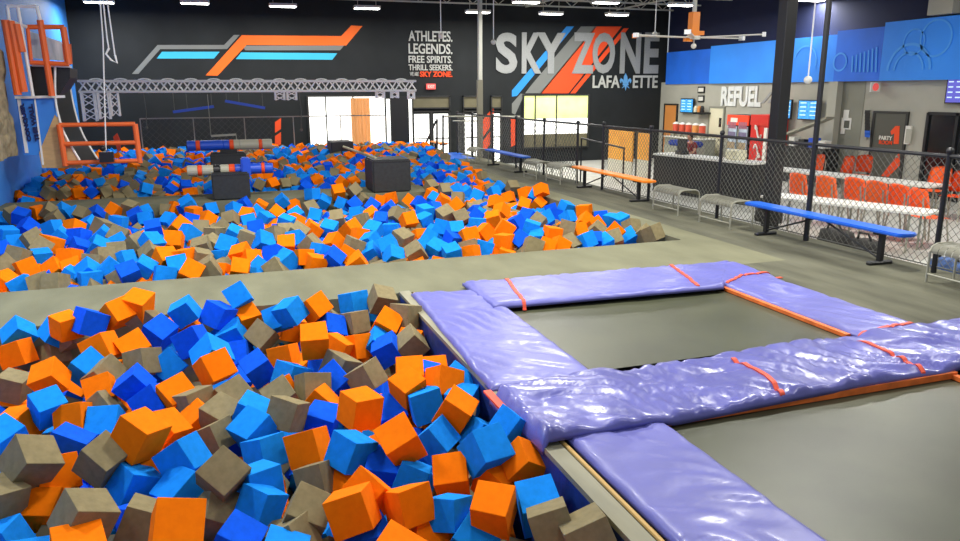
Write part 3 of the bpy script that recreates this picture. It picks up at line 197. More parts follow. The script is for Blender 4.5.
# ------------------------------------------------------------------ the setting
XL, XR, YB, ZC = -4.2, 17.6, 28.0, 5.75
PX1, PX2 = 1.80, 6.5          # right edges of near pit, of the two far pits
bm = nb()
for a, b in (((-4.2, 8.0, -1.2), (6.5, 9.57, 0)), ((6.5, 7.9, -1.2), (7.0, 26.6, 0)), ((1.95, 7.78, -.5), (6.06, 7.9, 0)), ((1.95, 7.9, -.5), (6.5, 8.0, 0)), ((-4.2, 16.35, -1.2), (4.5, 17.7, 0)),
             ((-4.2, 25.2, -1.2), (6.5, 26.6, 0))): box(bm, a, b)
struct('floor', bm, M_deck)
bm = nb(); box(bm, (6.06, -1, -.6), (8.42, 7.9, 0)); box(bm, (7.0, 7.9, -.6), (8.42, 26.6, 0)); struct('floor', bm, M_walk)
bm = nb(); box(bm, (8.42, -1, -.75), (XR, YB, -.6)); box(bm, (-4.2, 26.6, -.75), (8.42, YB, -.6)); struct('floor', bm, M_low)
bm = nb(); box(bm, (-4.2, -1, -1.35), (8.42, 26.6, -1.2)); struct('floor', bm, M_dark)
bm = nb(); box(bm, (4.2, 25.9, 0), (8.3, 26.58, .012)); box(bm, (6.9, 24.0, 0), (8.1, 25.9, .012))
tag(obj('floor_mat', bm, M_bluepl), 'blue floor mat in front of the glass entrance doors', 'mat')
bm = nb(); box(bm, (XL, YB, -.75), (XR+.2, YB+.2, ZC)); struct('wall_back', bm, M_black)
bm = nb(); box(bm, (XL-.2, -1, -1.2), (XL, YB, ZC)); struct('wall_left', bm, M_lblue)
# right wall, flat; the recess shade is painted on further down
bm = nb(); box(bm, (XR, -1, -.75), (XR+.2, YB, 2.5)); struct('wall_right', bm, M_gwall)
bm = nb(); box(bm, (XR+.25, -1, 2.5), (XR+.4, YB, ZC)); struct('wall_right_upper', bm, M_navy)
# the projecting blue band in steps
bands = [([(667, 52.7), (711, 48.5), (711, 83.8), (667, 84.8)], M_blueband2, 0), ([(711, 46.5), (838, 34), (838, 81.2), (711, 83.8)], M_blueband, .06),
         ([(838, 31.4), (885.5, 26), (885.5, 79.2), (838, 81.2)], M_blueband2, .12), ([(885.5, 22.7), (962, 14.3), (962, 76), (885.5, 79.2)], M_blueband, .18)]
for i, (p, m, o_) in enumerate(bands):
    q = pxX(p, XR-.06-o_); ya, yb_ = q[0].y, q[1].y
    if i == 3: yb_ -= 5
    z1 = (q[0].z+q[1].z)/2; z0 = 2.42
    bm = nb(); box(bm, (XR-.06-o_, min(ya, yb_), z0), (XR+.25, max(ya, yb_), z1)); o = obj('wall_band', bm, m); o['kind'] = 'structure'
# faint ring graphics on the band
def ring(bm, c, r, w, X, a0=0, a1=2*PI, n=28):
    for k in range(n):
        t0 = a0+(a1-a0)*k/n; t1 = a0+(a1-a0)*(k+1)/n
        P = [(X, c[1]+rr*math.cos(t), c[2]+rr*math.sin(t)) for rr, t in ((r, t0), (r+w, t0), (r+w, t1), (r, t1))]
        prism(bm, P, (.004, 0, 0))
mur = thing('wall_mural', 'faint pale blue ring and line mural across the bright blue wall band', 'mural', at_x(880, 60, XR-.3))
M_faint = mat('pale_blue_mural_paint', (70, 158, 246), .6)
for (px, py), r, w, a0, a1, X in (((908, 70), .62, .07, 0, PI, XR-.25), ((908, 70), .42, .05, 0, PI, XR-.25), ((936, 38), .42, .05, 0, 2*PI, XR-.25), ((914, 42), .3, .04, 0, 2*PI, XR-.25), ((805, 62), .45, .05, .3, 3.4, XR-.13), ((840, 62), .22, .05, 0, 2*PI, XR-.19)):
    c = at_x(px, py, X); bm = nb(); ring(bm, c, r, w, X-.008, a0, a1); obj('mural_ring', bm, M_faint, mur)
for k in range(7):
    bm = nb(); a = at_x(852+k*4, 72, XR-.19); b = at_x(853+k*4, 56-k*1.5, XR-.19); bar(bm, a-Vector((.006, 0, 0)), b-Vector((.006, 0, 0)), .05, .01, up=Vector((1, 0, 0))); obj('mural_bar', bm, M_faint, mur)
# ceiling, joists
bm = nb(); box(bm, (XL, -1, ZC), (XR+.4, YB+.2, ZC+.1)); struct('ceiling', bm, M_ceil)
bm = nb()
for k in range(13):
    Y = 5.2+k*1.85
    zb, zt = 5.28, 5.68
    bar(bm, (XL, Y, zt), (XR, Y, zt), .07, .05); bar(bm, (XL, Y, zb), (XR, Y, zb), .06, .05)
    n = 44; dx = (XR-XL)/n
    for i in range(n):
        x = XL+i*dx; z0, z1 = (zb, zt) if i % 2 else (zt, zb); bar(bm, (x, Y, z0), (x+dx, Y, z1), .025)
for X in (0.5, 9.6, 13.5):
    bar(bm, (X, 3, 5.62), (X, YB, 5.62), .12, .2)
    bar(bm, (X+1.9, 3, 5.3), (X+1.9, YB, 5.3), .05, .05)
struct('ceiling_joist', bm, M_joist)
# columns
def column(name, px, pyb, Y, z0, z1, w, m, label):
    p = at_y(px, pyb, Y); bm = nb(); box(bm, (p.x-w/2, Y-w/2, z0), (p.x+w/2, Y+w/2, z1)); bmesh.ops.bevel(bm, geom=list(bm.edges), offset=.012, segments=1, affect='EDGES'); return struct(name, bm, m), p
c1, p = column('column', 776, 150, 11.8, -.6, ZC, .24, M_blk, '')
c2, p = column('column', 480, 60, 24.5, 0.0, ZC, .13, M_joist, '')
bm = nb(); box(bm, (p.x-.13, 24.36, 0), (p.x+.05, 24.48, 2.55)); struct('column_casing', bm, mat('beige_casing', (130, 126, 108), .7))

# ---- windows and doors in the back wall
def wrect(x0, y0, x1, y1, Y=YB-.03):
    a = at_y(x0, y1, Y); b = at_y(x1, y0, Y); return a.x, a.z, b.x, b.z
def panel(bm, x0, z0, x1, z1, Y, t=.02): return box(bm, (x0, Y-t, z0), (x1, Y, z1))
def window(name, r, panes, mull, fr=M_frame):
    x0, z0, x1, z1 = r; bm = nb()
    for a, b in (((x0-.06, z0-.06), (x1+.06, z0)), ((x0-.06, z1), (x1+.06, z1+.06)), ((x0-.06, z0), (x0, z1)), ((x1, z0), (x1+.06, z1))): box(bm, (a[0], YB-.09, a[1]), (b[0], YB-.001, b[1]))
    for m in mull: box(bm, (m-.02, YB-.08, z0), (m+.02, YB-.03, z1))
    root = obj(name, bm, fr); root['kind'] = 'structure'
    for a, b, c, d, m in panes:
        bm = nb(); panel(bm, a, b, c, d, YB-.012); obj('window_pane', bm, m, root)
    return root
r = wrect(311, 96.5, 384, 150)
w1 = window('window_1', r, [(r[0], r[1], r[2], r[3], M_day)], [r[0]+(r[2]-r[0])*f for f in (.22, .58)])
cu = wrect(352, 98, 369, 147); bm = nb()
n = 24
vv = []
for i in range(n+1):
    x = cu[0]+(cu[2]-cu[0])*i/n; y = YB-.13+.025*math.sin(i*1.6); vv.append((bm.verts.new((x, y, cu[1])), bm.verts.new((x, y, cu[3]))))
for a, b in zip(vv, vv[1:]): bm.faces.new((a[0], b[0], b[1], a[1]))
bmesh.ops.solidify(bm, geom=list(bm.faces), thickness=.01)
tag(obj('curtain', bm, M_tan), 'tan hanging curtain in front of the bright back window', 'curtain')
r = wrect(457, 95.5, 588, 150); r = (wrect(524, 95, 525, 96)[0], r[1]+.02, r[2], r[3])
zm = wrect(524, 118, 588, 150)[3]; zl = wrect(524, 133, 588, 150)[3]
w2 = window('window_2', r, [(r[0], zm, r[2], r[3], M_dayg), (r[0], zl, r[2], zm, M_day), (r[0], r[1], r[2], zl, M_daysh)], [r[0]+(r[2]-r[0])*f for f in (.17, .5)])
def door(n, x0, x1, leaves):
    a = wrect(x0, 95.5, x1, 164.5); zt = wrect(x0, 108.5, x1, 150)[3]; zd = wrect(x0, 112, x1, 150)[3]
    bm = nb(); X0, X1 = a[0], a[2]; z0, z1 = -.6, a[3]
    for q in (X0, X1-.05): box(bm, (q, YB-.1, z0), (q+.05, YB-.001, z1))
    for z in (z1-.05, zt, zd): box(bm, (X0, YB-.1, z), (X1, YB-.001, z+.05))
    for k in range(1, leaves): q = X0+(X1-X0)*k/leaves; box(bm, (q-.04, YB-.1, z0), (q+.04, YB-.001, zd))
    root = obj('door_%d' % n, bm, M_frame); root['kind'] = 'structure'
    bm = nb(); panel(bm, X0+.05, zt+.05, X1-.05, z1-.05, YB-.02); obj('transom_pane', bm, M_daysh, root)
    for k in range(leaves):
        q0 = X0+(X1-X0)*k/leaves+.09; q1 = X0+(X1-X0)*(k+1)/leaves-.09
        bm = nb(); panel(bm, q0, z0+.1, q1, zd-.06, YB-.02); l = obj('door_pane', bm, M_day, root)
        bm = nb(); bar(bm, (q0, YB-.12, .45), (q1, YB-.12, .45), .04); obj('push_bar', bm, M_blk, root)
door(1, 413, 450, 2); door(2, 463, 479, 1); door(3, 490.5, 502, 1)
# dark drape between two bright slits
for i, (x0, x1) in enumerate(((387.5, 389.5), (409, 411.5))):
    a = wrect(x0, 99, x1, 156); bm = nb(); panel(bm, a[0], a[1], a[2], a[3], YB-.012, .05); o = obj('window_%d' % (3+i), bm, M_day); o['kind'] = 'structure'
a = wrect(392, 96, 408, 158); bm = nb(); panel(bm, a[0], -.6, a[2], a[3], YB-.05, .05); o = obj('trim_1', bm, M_blk); o['kind'] = 'structure'

# ---- wall graphics on the back wall
YG = YB-.006
def gfx(parent, name, pts, m, lay=0, lab=None):
    bm = nb(); prism(bm, pxY(pts, YG-.006*lay), (0, .004, 0)); o = obj(name, bm, m, parent)
    if lab: o['label'] = lab
g = thing('wall_stripes', 'angular grey, orange and sky blue stripes painted high on the black wall', 'wall graphic', at_y(245, 60, YB))
def P2(pts, ox=120, oy=0, s=947/280): return [(ox+x/s, oy+y/s) for x, y in pts]
gfx(g, 'grey_stripe', P2([(40,250),(127,152),(352,152),(385,118),(405,118),(362,166),(136,166),(62,250)]), M_gstr)
gfx(g, 'grey_stripe', P2([(412,154),(758,154),(744,170),(424,170)]), M_gstr)
gfx(g, 'blue_stripe', P2([(142,175),(337,175),(318,198),(124,198)]), M_cyan)
gfx(g, 'blue_stripe', P2([(410,177),(735,180),(718,202),(392,200)]), M_cyan)
gfx(g, 'orange_stripe', P2([(290,255),(412,119),(748,122),(782,86),(820,88),(765,154),(428,152),(330,256)]), M_ostr, 1)
S3 = 955/300
g = thing('sky_zone_sign', 'giant grey SKY ZONE LAFAYETTE lettering over diagonal stripes on black wall', 'sign', at_y(577, 60, YB))
def P3(pts): return [(380+x/S3, y/S3) for x, y in pts]
gfx(g, 'blue_stripe', P3([(594,84),(618,84),(436,305),(420,308),(420,288)]), M_bstr)
gfx(g, 'grey_stripe', P3([(640,84),(690,84),(515,297),(462,297),(484,268)]), M_gstr)
gfx(g, 'grey_stripe', P3([(460,300),(430,365),(420,360),(420,330),(448,298)]), M_gstr)
gfx(g, 'orange_stripe', P3([(686,84),(770,84),(600,297),(510,297)]), M_ostr2)
gfx(g, 'orange_stripe', P3([(776,90),(792,90),(622,297),(606,297)]), M_ostr2)
def line3(s, x0, y0, x1, y1, m, name='lettering', parent=None, lay=2, bold=.02, conv=None, dpt=.03):
    c = conv or (lambda p: P3([p])[0])
    A = at_y(*c((x0, y1)), YG-.006*lay); B = at_y(*c((x1, y1)), YG-.006*lay); D = at_y(*c((x0, y0)), YG-.006*lay)
    D.x = A.x; B.z = A.z
    return txt(s, name, m, parent, A, B, D, dpt, bold)
for s, x0, x1 in (('S', 368, 436), ('K', 450, 513), ('Y', 497, 588), ('Z', 610, 680), ('O', 674, 745), ('N', 762, 826), ('E', 838, 884)):
    line3(s, x0, 103, x1, 234, M_glet, 'letter', g, 3 if s in 'KZ' else 2, .035)
line3('LAFA', 676, 240, 762, 280, M_glet2, 'lettering', g, 2, .02)
line3('ETTE', 804, 240, 882, 280, M_glet2, 'lettering', g, 2, .02)
# fleur-de-lis
def fleur(cx, cy, s):
    pet = [(0, -28), (5, -18), (6, -9), (3, 2), (0, 4), (-3, 2), (-6, -9), (-5, -18)]
    side = [(2, 4), (7, -8), (14, -13), (18, -6), (16, 2), (13, 3), (13, -3), (10, -2), (6, 8)]
    band = [(-9, 4), (9, 4), (9, 9), (-9, 9)]; tail = [(-4, 9), (4, 9), (2, 18), (0, 26), (-2, 18)]
    tl = [(-5, 9), (-12, 18), (-8, 17), (-2, 10)]
    for p in (pet, side, [(-x, y) for x, y in side], band, tail, tl, [(-x, y) for x, y in tl]):
        prism(bm, pxY(P3([(cx+x*s, cy+y*s) for x, y in p]), YG-.02), (0, .006, 0))
bm = nb(); fleur(782, 262, 1.05); o = obj('fleur_emblem', bm, mat('pale_blue_emblem', (96, 160, 215), .6), g); o['label'] = 'pale blue fleur-de-lis'
g = thing('slogan_sign', 'white lettering ATHLETES LEGENDS FREE SPIRITS THRILL SEEKERS on black wall', 'sign', at_y(431, 55, YB))
for s, y0, y1 in (('ATHLETES.', 97, 131), ('LEGENDS.', 138, 171), ('FREE SPIRITS.', 177, 200), ('THRILL SEEKERS.', 205, 224)):
    line3(s, 91, y0, 230, y1, M_glet2, 'lettering', g, 1, .015)
line3('WE ARE', 95, 229, 123, 242, M_glet2, 'lettering', g, 1, .0)
line3('SKY ZONE.', 127, 227, 230, 245, M_ostr2, 'lettering', g, 1, .03)['label'] = 'orange lettering'
for x0, y0, x1, y1, lab in ((483, 105, 493, 148, 'orange slanted stripe on wall beside the narrow glass door'), (511, 118, 517, 146, 'slim orange upright stripe on wall left of the leafy window'),
                       (275, 118, 281, 148, 'orange chevron strip on wall left of the bright window'), (381, 116, 388, 143, 'orange chevron strip on wall right of the bright window')):
    bm = nb()
    if x0 == 483: ps = [[(483, 120), (494, 106), (494, 122), (483, 137)], [(483, 141), (494, 126), (494, 139), (486, 150), (483, 150)]]
    elif x0 == 511: ps = [[(511, 119), (517, 116), (517, 144), (511, 147)]]
    else: ps = [[(x0, y0+4), (x1, y0), (x1, y0+11), (x0, y0+15)], [(x0, y0+18), (x1, y0+14), (x1, y1-4), (x0, y1)]]
    for p in ps: prism(bm, pxY(p, YG), (0, .004, 0))
    tag(obj('wall_stripe', bm, M_ostr2), lab, 'wall graphic')
p = at_y(430.5, 86.5, YB); bm = nb(); box(bm, (p.x-.17, YB-.1, p.z-.1), (p.x+.17, YB, p.z+.1)); e = tag(obj('exit_sign', bm, M_exit), 'small red lit exit sign above the glass double doors', 'exit sign')
txt('EXIT', 'lettering', M_white, e, (p.x-.13, YB-.104, p.z-.05), (p.x+.13, YB-.104, p.z-.05), (p.x-.13, YB-.104, p.z+.05), .004)

# ------------------------------------------------------------------ lamps: high-bay fixtures in view, plus unseen area lights
lamps = [(99, 3), (195, 4), (283, 7), (367, 9), (478, 13), (526, 3), (551, 14.5), (606, 3.5), (617, 15.5), (681, 6), (811, 1)]
where = ['above the hanging trapeze ropes', 'left end of the row above the grey stripe', 'above the orange stripe start', 'above the orange stripe tip', 'just left of the grey column top',
         'at the ceiling edge right of the column', 'above the letters SK', 'at the picture top above the letter O', 'above the orange diagonal stripe', 'left of the orange fan mount', 'beyond the tall black column']
spots = []
for (x, y), w in zip(lamps, where):
    spots.append((at_z(x, y, 4.8), w))
for X, Y in ((-2.5, 2.5), (1.5, 2.0), (6, 2.5), (-2.5, 7.5), (2.5, 7), (7, 7.5), (12, 5), (13, 11), (1, 12.5), (5.5, 13)):  # unseen area lights without fixtures, overhead and behind the camera
    spots.append((Vector((X, Y, 5.12)), None))
for i, (p, w) in enumerate(spots):
    if w:
        t = thing('high_bay_lamp', 'white high bay lamp hanging %s' % w, 'ceiling lamp', (p.x, p.y, p.z), 'high bay lamps under the ceiling')
        hw = .42
        bm = nb(); box(bm, (p.x-hw, p.y-.16, p.z+.02), (p.x+hw, p.y+.16, p.z+.1)); obj('lamp_housing', bm, M_white, t)
        bm = nb(); box(bm, (p.x-hw+.03, p.y-.14, p.z), (p.x+hw-.03, p.y+.14, p.z+.018)); obj('lamp_lens', bm, M_lamp, t)
        for dx in (-.3, .3): bm = nb(); bar(bm, (p.x+dx, p.y, p.z+.1), (p.x+dx, p.y, 5.7), .015); obj('hanging_wire', bm, M_joist, t)
    la = bpy.data.lights.new('lamp_light', 'AREA'); la.shape = 'RECTANGLE'; la.size = .9; la.size_y = .5
    la.energy = LAMP_W*(.55 if w else (.22 if p.y < 3 else 1.25)); la.color = (1, .985, .93)
    lo = bpy.data.objects.new('lamp_light', la); C.objects.link(lo); lo.location = (p.x, p.y, p.z-.03)
w = bpy.data.worlds.new('world'); bpy.context.scene.world = w; w.use_nodes = True
w.node_tree.nodes['Background'].inputs[0].default_value = (.88, .93, 1, 1); w.node_tree.nodes['Background'].inputs[1].default_value = WORLD

# ------------------------------------------------------------------ pit sides and rails
bm = nb()
box(bm, (PX1, 1.2, -1.2), (PX1+.035, 8.0, -.02)); o = obj('pit_side_pad', bm, M_pitblue); tag(o, 'navy padded side of the near foam pit beside the trampolines', 'pit padding')
bm = nb(); box(bm, (PX1-.01, 1.2, -.02), (PX1+.11, 8.02, .015)); tag(obj('pit_rail', bm, M_rail), 'pale wooden rail along the near pit between foam and pads', 'rail')
bm = nb(); tube(bm, [(PX1+.135, 1.2, .012), (PX1+.135, 7.9, .012)], .014, 8); tag(obj('edge_cord', bm, M_cord), 'tan cord running along the wooden pit rail', 'cord')
bm = nb(); box(bm, (PX1+.11, 1.2, -.5), (2.72, 7.8, -.012)); box(bm, (2.72, 6.95, -.5), (6.06, 7.8, -.012)); box(bm, (5.3, -1, -.5), (6.06, 6.95, -.012)); box(bm, (2.72, 4.12, -.5), (5.28, 5.06, -.02))
struct('trim_3', bm, M_blk)

# ------------------------------------------------------------------ trampolines and pads
def bed(y0, y1, label):
    t = thing('trampoline', label, 'trampoline', ((2.66+5.3)/2, (y0+y1)/2, 0))
    bm = nb(); n = 24
    V = [[bm.verts.new((2.69+(5.27-2.69)*i/n, y0+.03+(y1-y0-.06)*j/n, -.012-.03*math.sin(PI*i/n)*math.sin(PI*j/n))) for j in range(n+1)] for i in range(n+1)]
    for i in range(n):
        for j in range(n): bm.faces.new((V[i][j], V[i+1][j], V[i+1][j+1], V[i][j+1]))
    obj('jumping_mat', bm, M_bed, t, True)
    bm = nb(); bar(bm, (5.30, y0, .01), (5.30, y1, .01), .05, .035); obj('orange_edge_bar', bm, M_orbar, t)
    if y0 < 4: 
        bm = nb(); bar(bm, (2.7, y1, .02), (5.33, y1, .02), .075, .05); obj('orange_edge_bar', bm, M_orbar, t)
    bm = nb(); bar(bm, (2.665, y0, -.0), (2.665, y1, -.0), .016, .02); obj('edge_webbing', bm, M_cord, t)
    bm = nb()
    for k in range(int((y1-y0)/.11)):
        for xx in (2.66, 5.24): tube(bm, [(xx, y0+.06+k*.11, -.03), (xx+.06, y0+.06+k*.11, -.03)], .008, 5)
    o = obj('springs', bm, M_metal, t); o['kind'] = 'stuff'
bed(5.1, 6.97, 'far trampoline with grey jumping mat framed by four purple pads')
bed(-.6, 4.07, 'near trampoline with grey jumping mat at the lower right corner')
def pad(name, pts, thick, label, m=M_pad, wr=.008, nu=60, nv=24, seed=0, fn=None, zb=.0):
    """padded cushion over a four-sided outline: pts = near-left, near-right, far-right, far-left (x, y)"""
    bm = nb(); A, B, Cc, D = [Vector((p[0], p[1], 0)) for p in pts]
    top, bot = [], []
    for i in range(nu+1):
        u = i/nu; rt, rb = [], []
        for j in range(nv+1):
            v = j/nv; P = (A*(1-u)+B*u)*(1-v)+(D*(1-u)+Cc*u)*v
            eu = min(u, 1-u)*((B-A).length); ev = min(v, 1-v)*((D-A).length); e = min(eu, ev)
            k = min(1, e/.07); prof = math.sqrt(max(0, 1-(1-k)**2))
            q = Vector((P.x*2.2+seed, P.y*2.2, seed)); fa = (P.x*.78+P.y*.62)+.25*noise.noise(q*.7); fb = -P.x*.62+P.y*.78; w1 = noise.noise(q*.9)*wr*1.3-max(0, .28-abs(noise.noise(Vector((fa*6.5, fb*1.3, seed)))))*wr*7+abs(noise.noise(Vector((fa*14, fb*3.0, seed+4))))*wr*.6
            z = zb+.012+thick*(.35+.65*prof)+w1*prof
            if fn: z += fn(P.x, P.y)
            off = noise.noise(Vector((P.x*3, P.y*3, seed+5)))*.02*(1-k)
            rt.append(bm.verts.new((P.x+off, P.y+off, z))); rb.append(bm.verts.new((P.x, P.y, zb+.001+(fn(P.x, P.y) if fn else 0))))
        top.append(rt); bot.append(rb)
    for i in range(nu):
        for j in range(nv):
            bm.faces.new((top[i][j], top[i+1][j], top[i+1][j+1], top[i][j+1])); bm.faces.new((bot[i][j], bot[i][j+1], bot[i+1][j+1], bot[i+1][j]))
    for i in range(nu):
        bm.faces.new((top[i][0], bot[i][0], bot[i+1][0], top[i+1][0])); bm.faces.new((top[i+1][nv], bot[i+1][nv], bot[i][nv], top[i][nv]))
    for j in range(nv):
        bm.faces.new((top[0][j+1], bot[0][j+1], bot[0][j], top[0][j])); bm.faces.new((top[nu][j], bot[nu][j], bot[nu][j+1], top[nu][j+1]))
    return tag(obj(name, bm, m, None, True), label, 'trampoline pad')
def g2(x, y, z=.06): p = at_z(x, y, z); return (p.x, p.y)
T1 = .05
pad_l = pad('trampoline_pad', [g2(491, 386), (2.66, g2(591, 379)[1]), (2.68, 7.72), g2(411, 291)], T1, 'long purple pad between the foam pit and the far trampoline', seed=1, nu=30, nv=70)
pad_n = pad('trampoline_pad', [(1.97, 1.6), (2.68, 1.6), (2.68, 4.35), (1.97, 4.35)], T1, 'flat purple pad at the bottom beside the wooden pit rail', seed=2, nu=30, nv=80)
pad_b = pad('trampoline_pad', [g2(494, 305, .08), g2(724, 285, .08), g2(730, 260, .08), g2(462, 281.5, .08)], T1, 'purple pad along the far side of the far trampoline', seed=3, nu=90, nv=24, zb=.03)
pad_r = pad('trampoline_pad', [(5.33, 4.9), (6.08, 4.9), (6.08, 7.78), (5.33, 7.78)], T1, 'purple pad down the right side of the far trampoline', seed=4, nu=26, nv=70, fn=lambda x, y: .028*max(0, min(1, (y-6.9)/.2)))
def mfn(x, y):
    z = 0
    if x < 2.1: z -= .16*((2.1-x)/.35)**2*.6 if x < PX1 else 0
    z += .035*max(0, min(1, (2.75-x)/.15)); z += .03*max(0, min(1, (x-5.25)/.15)); z += .03*math.sin(x*1.7+.6)*.5
    return z
pad_m = pad('trampoline_pad', [g2(543, 436, .1), (8.0, 4.12), (8.0, 5.03), g2(489, 386, .1)], .075, 'creased shiny purple pad lying across between the two trampolines', M_pad2, wr=.020, nu=150, nv=34, seed=5, fn=mfn, zb=.02)
def strap(pad_o, pts, label):
    """orange webbing lying on a pad: follows its top"""
    dg = bpy.context.evaluated_depsgraph_get(); me = pad_o.data
    from mathutils.bvhtree import BVHTree
    bv = BVHTree.FromPolygons([v.co for v in me.vertices], [p.vertices for p in me.polygons])
    P = [Vector((*p, 0)) for p in pts]; n = 64; L = []
    for i in range(n+1):
        f = i/n*(len(P)-1); k = min(int(f), len(P)-2); q = P[k].lerp(P[k+1], f-k)
        h = bv.ray_cast(Vector((q.x, q.y, 2)), Vector((0, 0, -1)))
        L.append(Vector((q.x, q.y, (h[0].z if h[0] else .0)+.011)))
    bm = nb(); d = (P[-1]-P[0]).normalized(); s = Vector((-d.y, d.x, 0))*.019; R = []
    for q in L: R.append([bm.verts.new(q+s), bm.verts.new(q-s), bm.verts.new(q-s-Vector((0, 0, .012))), bm.verts.new(q+s-Vector((0, 0, .012)))])
    for a, b in zip(R, R[1:]):
        for k in range(4): bm.faces.new((a[k], a[(k+1) % 4], b[(k+1) % 4], b[k]))
    bm.faces.new(R[0]); bm.faces.new(R[-1][::-1])
    o = obj('strap', bm, M_or, pad_o); o['label'] = label
strap(pad_b, [g2(506, 280), g2(525, 305)], 'orange strap'); strap(pad_b, [g2(668, 265), g2(698, 288)], 'orange strap')
strap(pad_r, [g2(727, 283), g2(742, 277), g2(782, 273)], 'orange strap'); strap(pad_r, [g2(857, 334), g2(922, 320)], 'orange strap')
strap(pad_m, [g2(733, 360, .1), g2(765, 378, .1), g2(783, 393, .1)], 'orange strap'); strap(pad_m, [g2(858, 341, .1), g2(895, 355, .1), g2(925, 370, .1)], 'orange strap')
bm = nb(); a = at_z(487, 391, .03); b = at_z(503, 408, .03); bar(bm, a, b, .06, .015); tag(obj('webbing_strap', bm, M_or), 'short orange strap sticking out beside the pit rail under the creased pad', 'strap')

# ------------------------------------------------------------------ foam cubes
COL = {'O': 'orange', 'B': 'light blue', 'D': 'royal blue', 'G': 'taupe grey'}
CM = {}
def cube_mesh(c, v):
    if (c, v) in CM: return CM[(c, v)]
    rnd = random.Random(v*17+3); bm = nb(); bmesh.ops.create_cube(bm, size=1)
    for q in bm.verts: q.co += Vector([rnd.uniform(-.025, .025) for _ in range(3)])
    bmesh.ops.bevel(bm, geom=list(bm.edges), offset=.022, segments=2, affect='EDGES', profile=.6)
    if v % 3 == 2:   # a nicked corner
        q = max(bm.verts, key=lambda w: w.co.x+w.co.y+w.co.z); 
        for w in bm.verts:
            if (w.co-q.co).length < .12: w.co *= .90
    me = bpy.data.meshes.new('foam_cube'); bm.to_mesh(me); bm.free(); me.materials.append(FOAM[c])
    CM[(c, v)] = me; return me
def rec(s): return [(a[0],)+tuple(float(x) for x in a[1:]) for a in (t.split(',') for t in s.split(';') if t)]
near, mid = rec(NEAR), rec(MID)
allc = [('near', r) for r in near]+[('far', r) for r in mid]
def where_word(z, x, y):
    if z == 'near': return 'near pit'
    return 'middle pit' if y < 16.6 else 'far pit'
allc.sort(key=lambda t: (0 if t[0] == 'near' else 1, t[1][2]))
used = set(); DUP = []
def band(zone, x, y):
    y0, y1, x0, x1 = (3.4, 8.0, -2.0, 1.8) if zone == 'near' else ((9.6, 16.3, -3.5, 6.5) if y < 16.6 else (17.7, 25, -4, 6.5))
    fy, fx = (y-y0)/(y1-y0), (x-x0)/(x1-x0)
    return ('front', 'middle', 'rear')[0 if fy < .33 else (1 if fy < .67 else 2)], ('wallside', 'centre', 'walkwayside')[0 if fx < .33 else (1 if fx < .67 else 2)]
zone_of = {id(r): z for z, r in allc}
def neighbour(r, side):
    best = None
    for _, q in allc:
        if q is r: continue
        dx, dy = q[9]-r[9], q[10]-r[10]
        ok = {'left': -dx > abs(dy), 'right': dx > abs(dy), 'up': -dy >= abs(dx), 'down': dy >= abs(dx)}[side] and math.hypot(dx, dy) < (75 if zone_of[id(r)] == 'near' else 30)
        if ok:
            d = math.hypot(dx, dy)
            if best is None or d < best[0]: best = (d, q)
    return best[1] if best else None
spill = []
cnt = 0
for i, (zone, r) in enumerate(allc):
    c, x, y, z, qw, qx, qy, qz, s, px, py = r[:11]
    if cnt >= 300: spill.append(r); continue
    cnt += 1
    o = bpy.data.objects.new('foam_cube', cube_mesh(c, i % 5)); C.objects.link(o)
    o.location = (x, y, z); o.rotation_mode = 'QUATERNION'; o.rotation_quaternion = (qw, qx, qy, qz); o.scale = (s, s, s)
    CW = {'O': 'orange', 'B': 'azure', 'D': 'royal', 'G': 'taupe'}
    row, col_ = band(zone, x, y)
    nn = [neighbour(r, q) for q in ('left', 'right', 'up', 'down')]
    near4 = ['%s %s' % (CW[q[0]], w_) if q else 'nothing %s' % w_ for q, w_ in zip(nn, ('left', 'right', 'above', 'below'))]
    lab = '%s foam cube, %s %s of %s, %s' % (CW[c], row, col_, where_word(zone, x, y), ', '.join(near4))
    if lab in used:
        lab = lab.replace(' foam cube,', ' cube, %s further above,' % CW[neighbour(nn[2], 'up')[0]] if nn[2] and neighbour(nn[2], 'up') else ' lone foam cube,').replace('%s %s of ' % (row, col_), '%s ' % row)
    if lab in used: DUP.append(lab)
    used.add(lab)
    tag(o, lab, 'foam cube', 'loose foam cubes filling the %s' % where_word(zone, x, y))
def heap(name, label, recs):
    bm = nb(); mats = [FOAM[k] for k in 'OBDG']
    for c, p, q, s in recs:
        M = Matrix.Translation(p) @ q.to_matrix().to_4x4() @ Matrix.Scale(s, 4)
        r_ = bmesh.ops.create_cube(bm, size=1, matrix=M); 
        for f in {f for v in r_['verts'] for f in v.link_faces}: f.material_index = 'OBDG'.index(c)
    me = bpy.data.meshes.new(name); bm.to_mesh(me); bm.free()
    for m in mats: me.materials.append(m)
    o = bpy.data.objects.new(name, me); C.objects.link(o); return tag(o, label, 'foam cubes', None, 'stuff')
rq = lambda: Quaternion(Vector([random.gauss(0, 1) for _ in range(4)])).normalized()
R = []
for r in spill: R.append((r[0], Vector(r[1:4]), Quaternion(r[4:8]), r[8]))
occ = [(r[1], r[2]) for r in mid]
pick = lambda: random.choices('OBDG', (30, 27, 15, 28))[0]
def hz(x, y):
    if y < 16.6: return -.02+.07*min((y-9.57)/1.2, 1)-.25*max(0, (x-4.9)/1.6)-(.22*max(0, min(1, (y-12.5)/3.2)) if x < 4.4 else 0)
    return -.05+.33*max(0, min(1, (y-19)/4.5))
y = 9.72
def blocked(x, y): return (15.9 < y < 17.95 and x < 4.75) or (2.95 < x < 4.3 and 15.8 < y < 17.8)
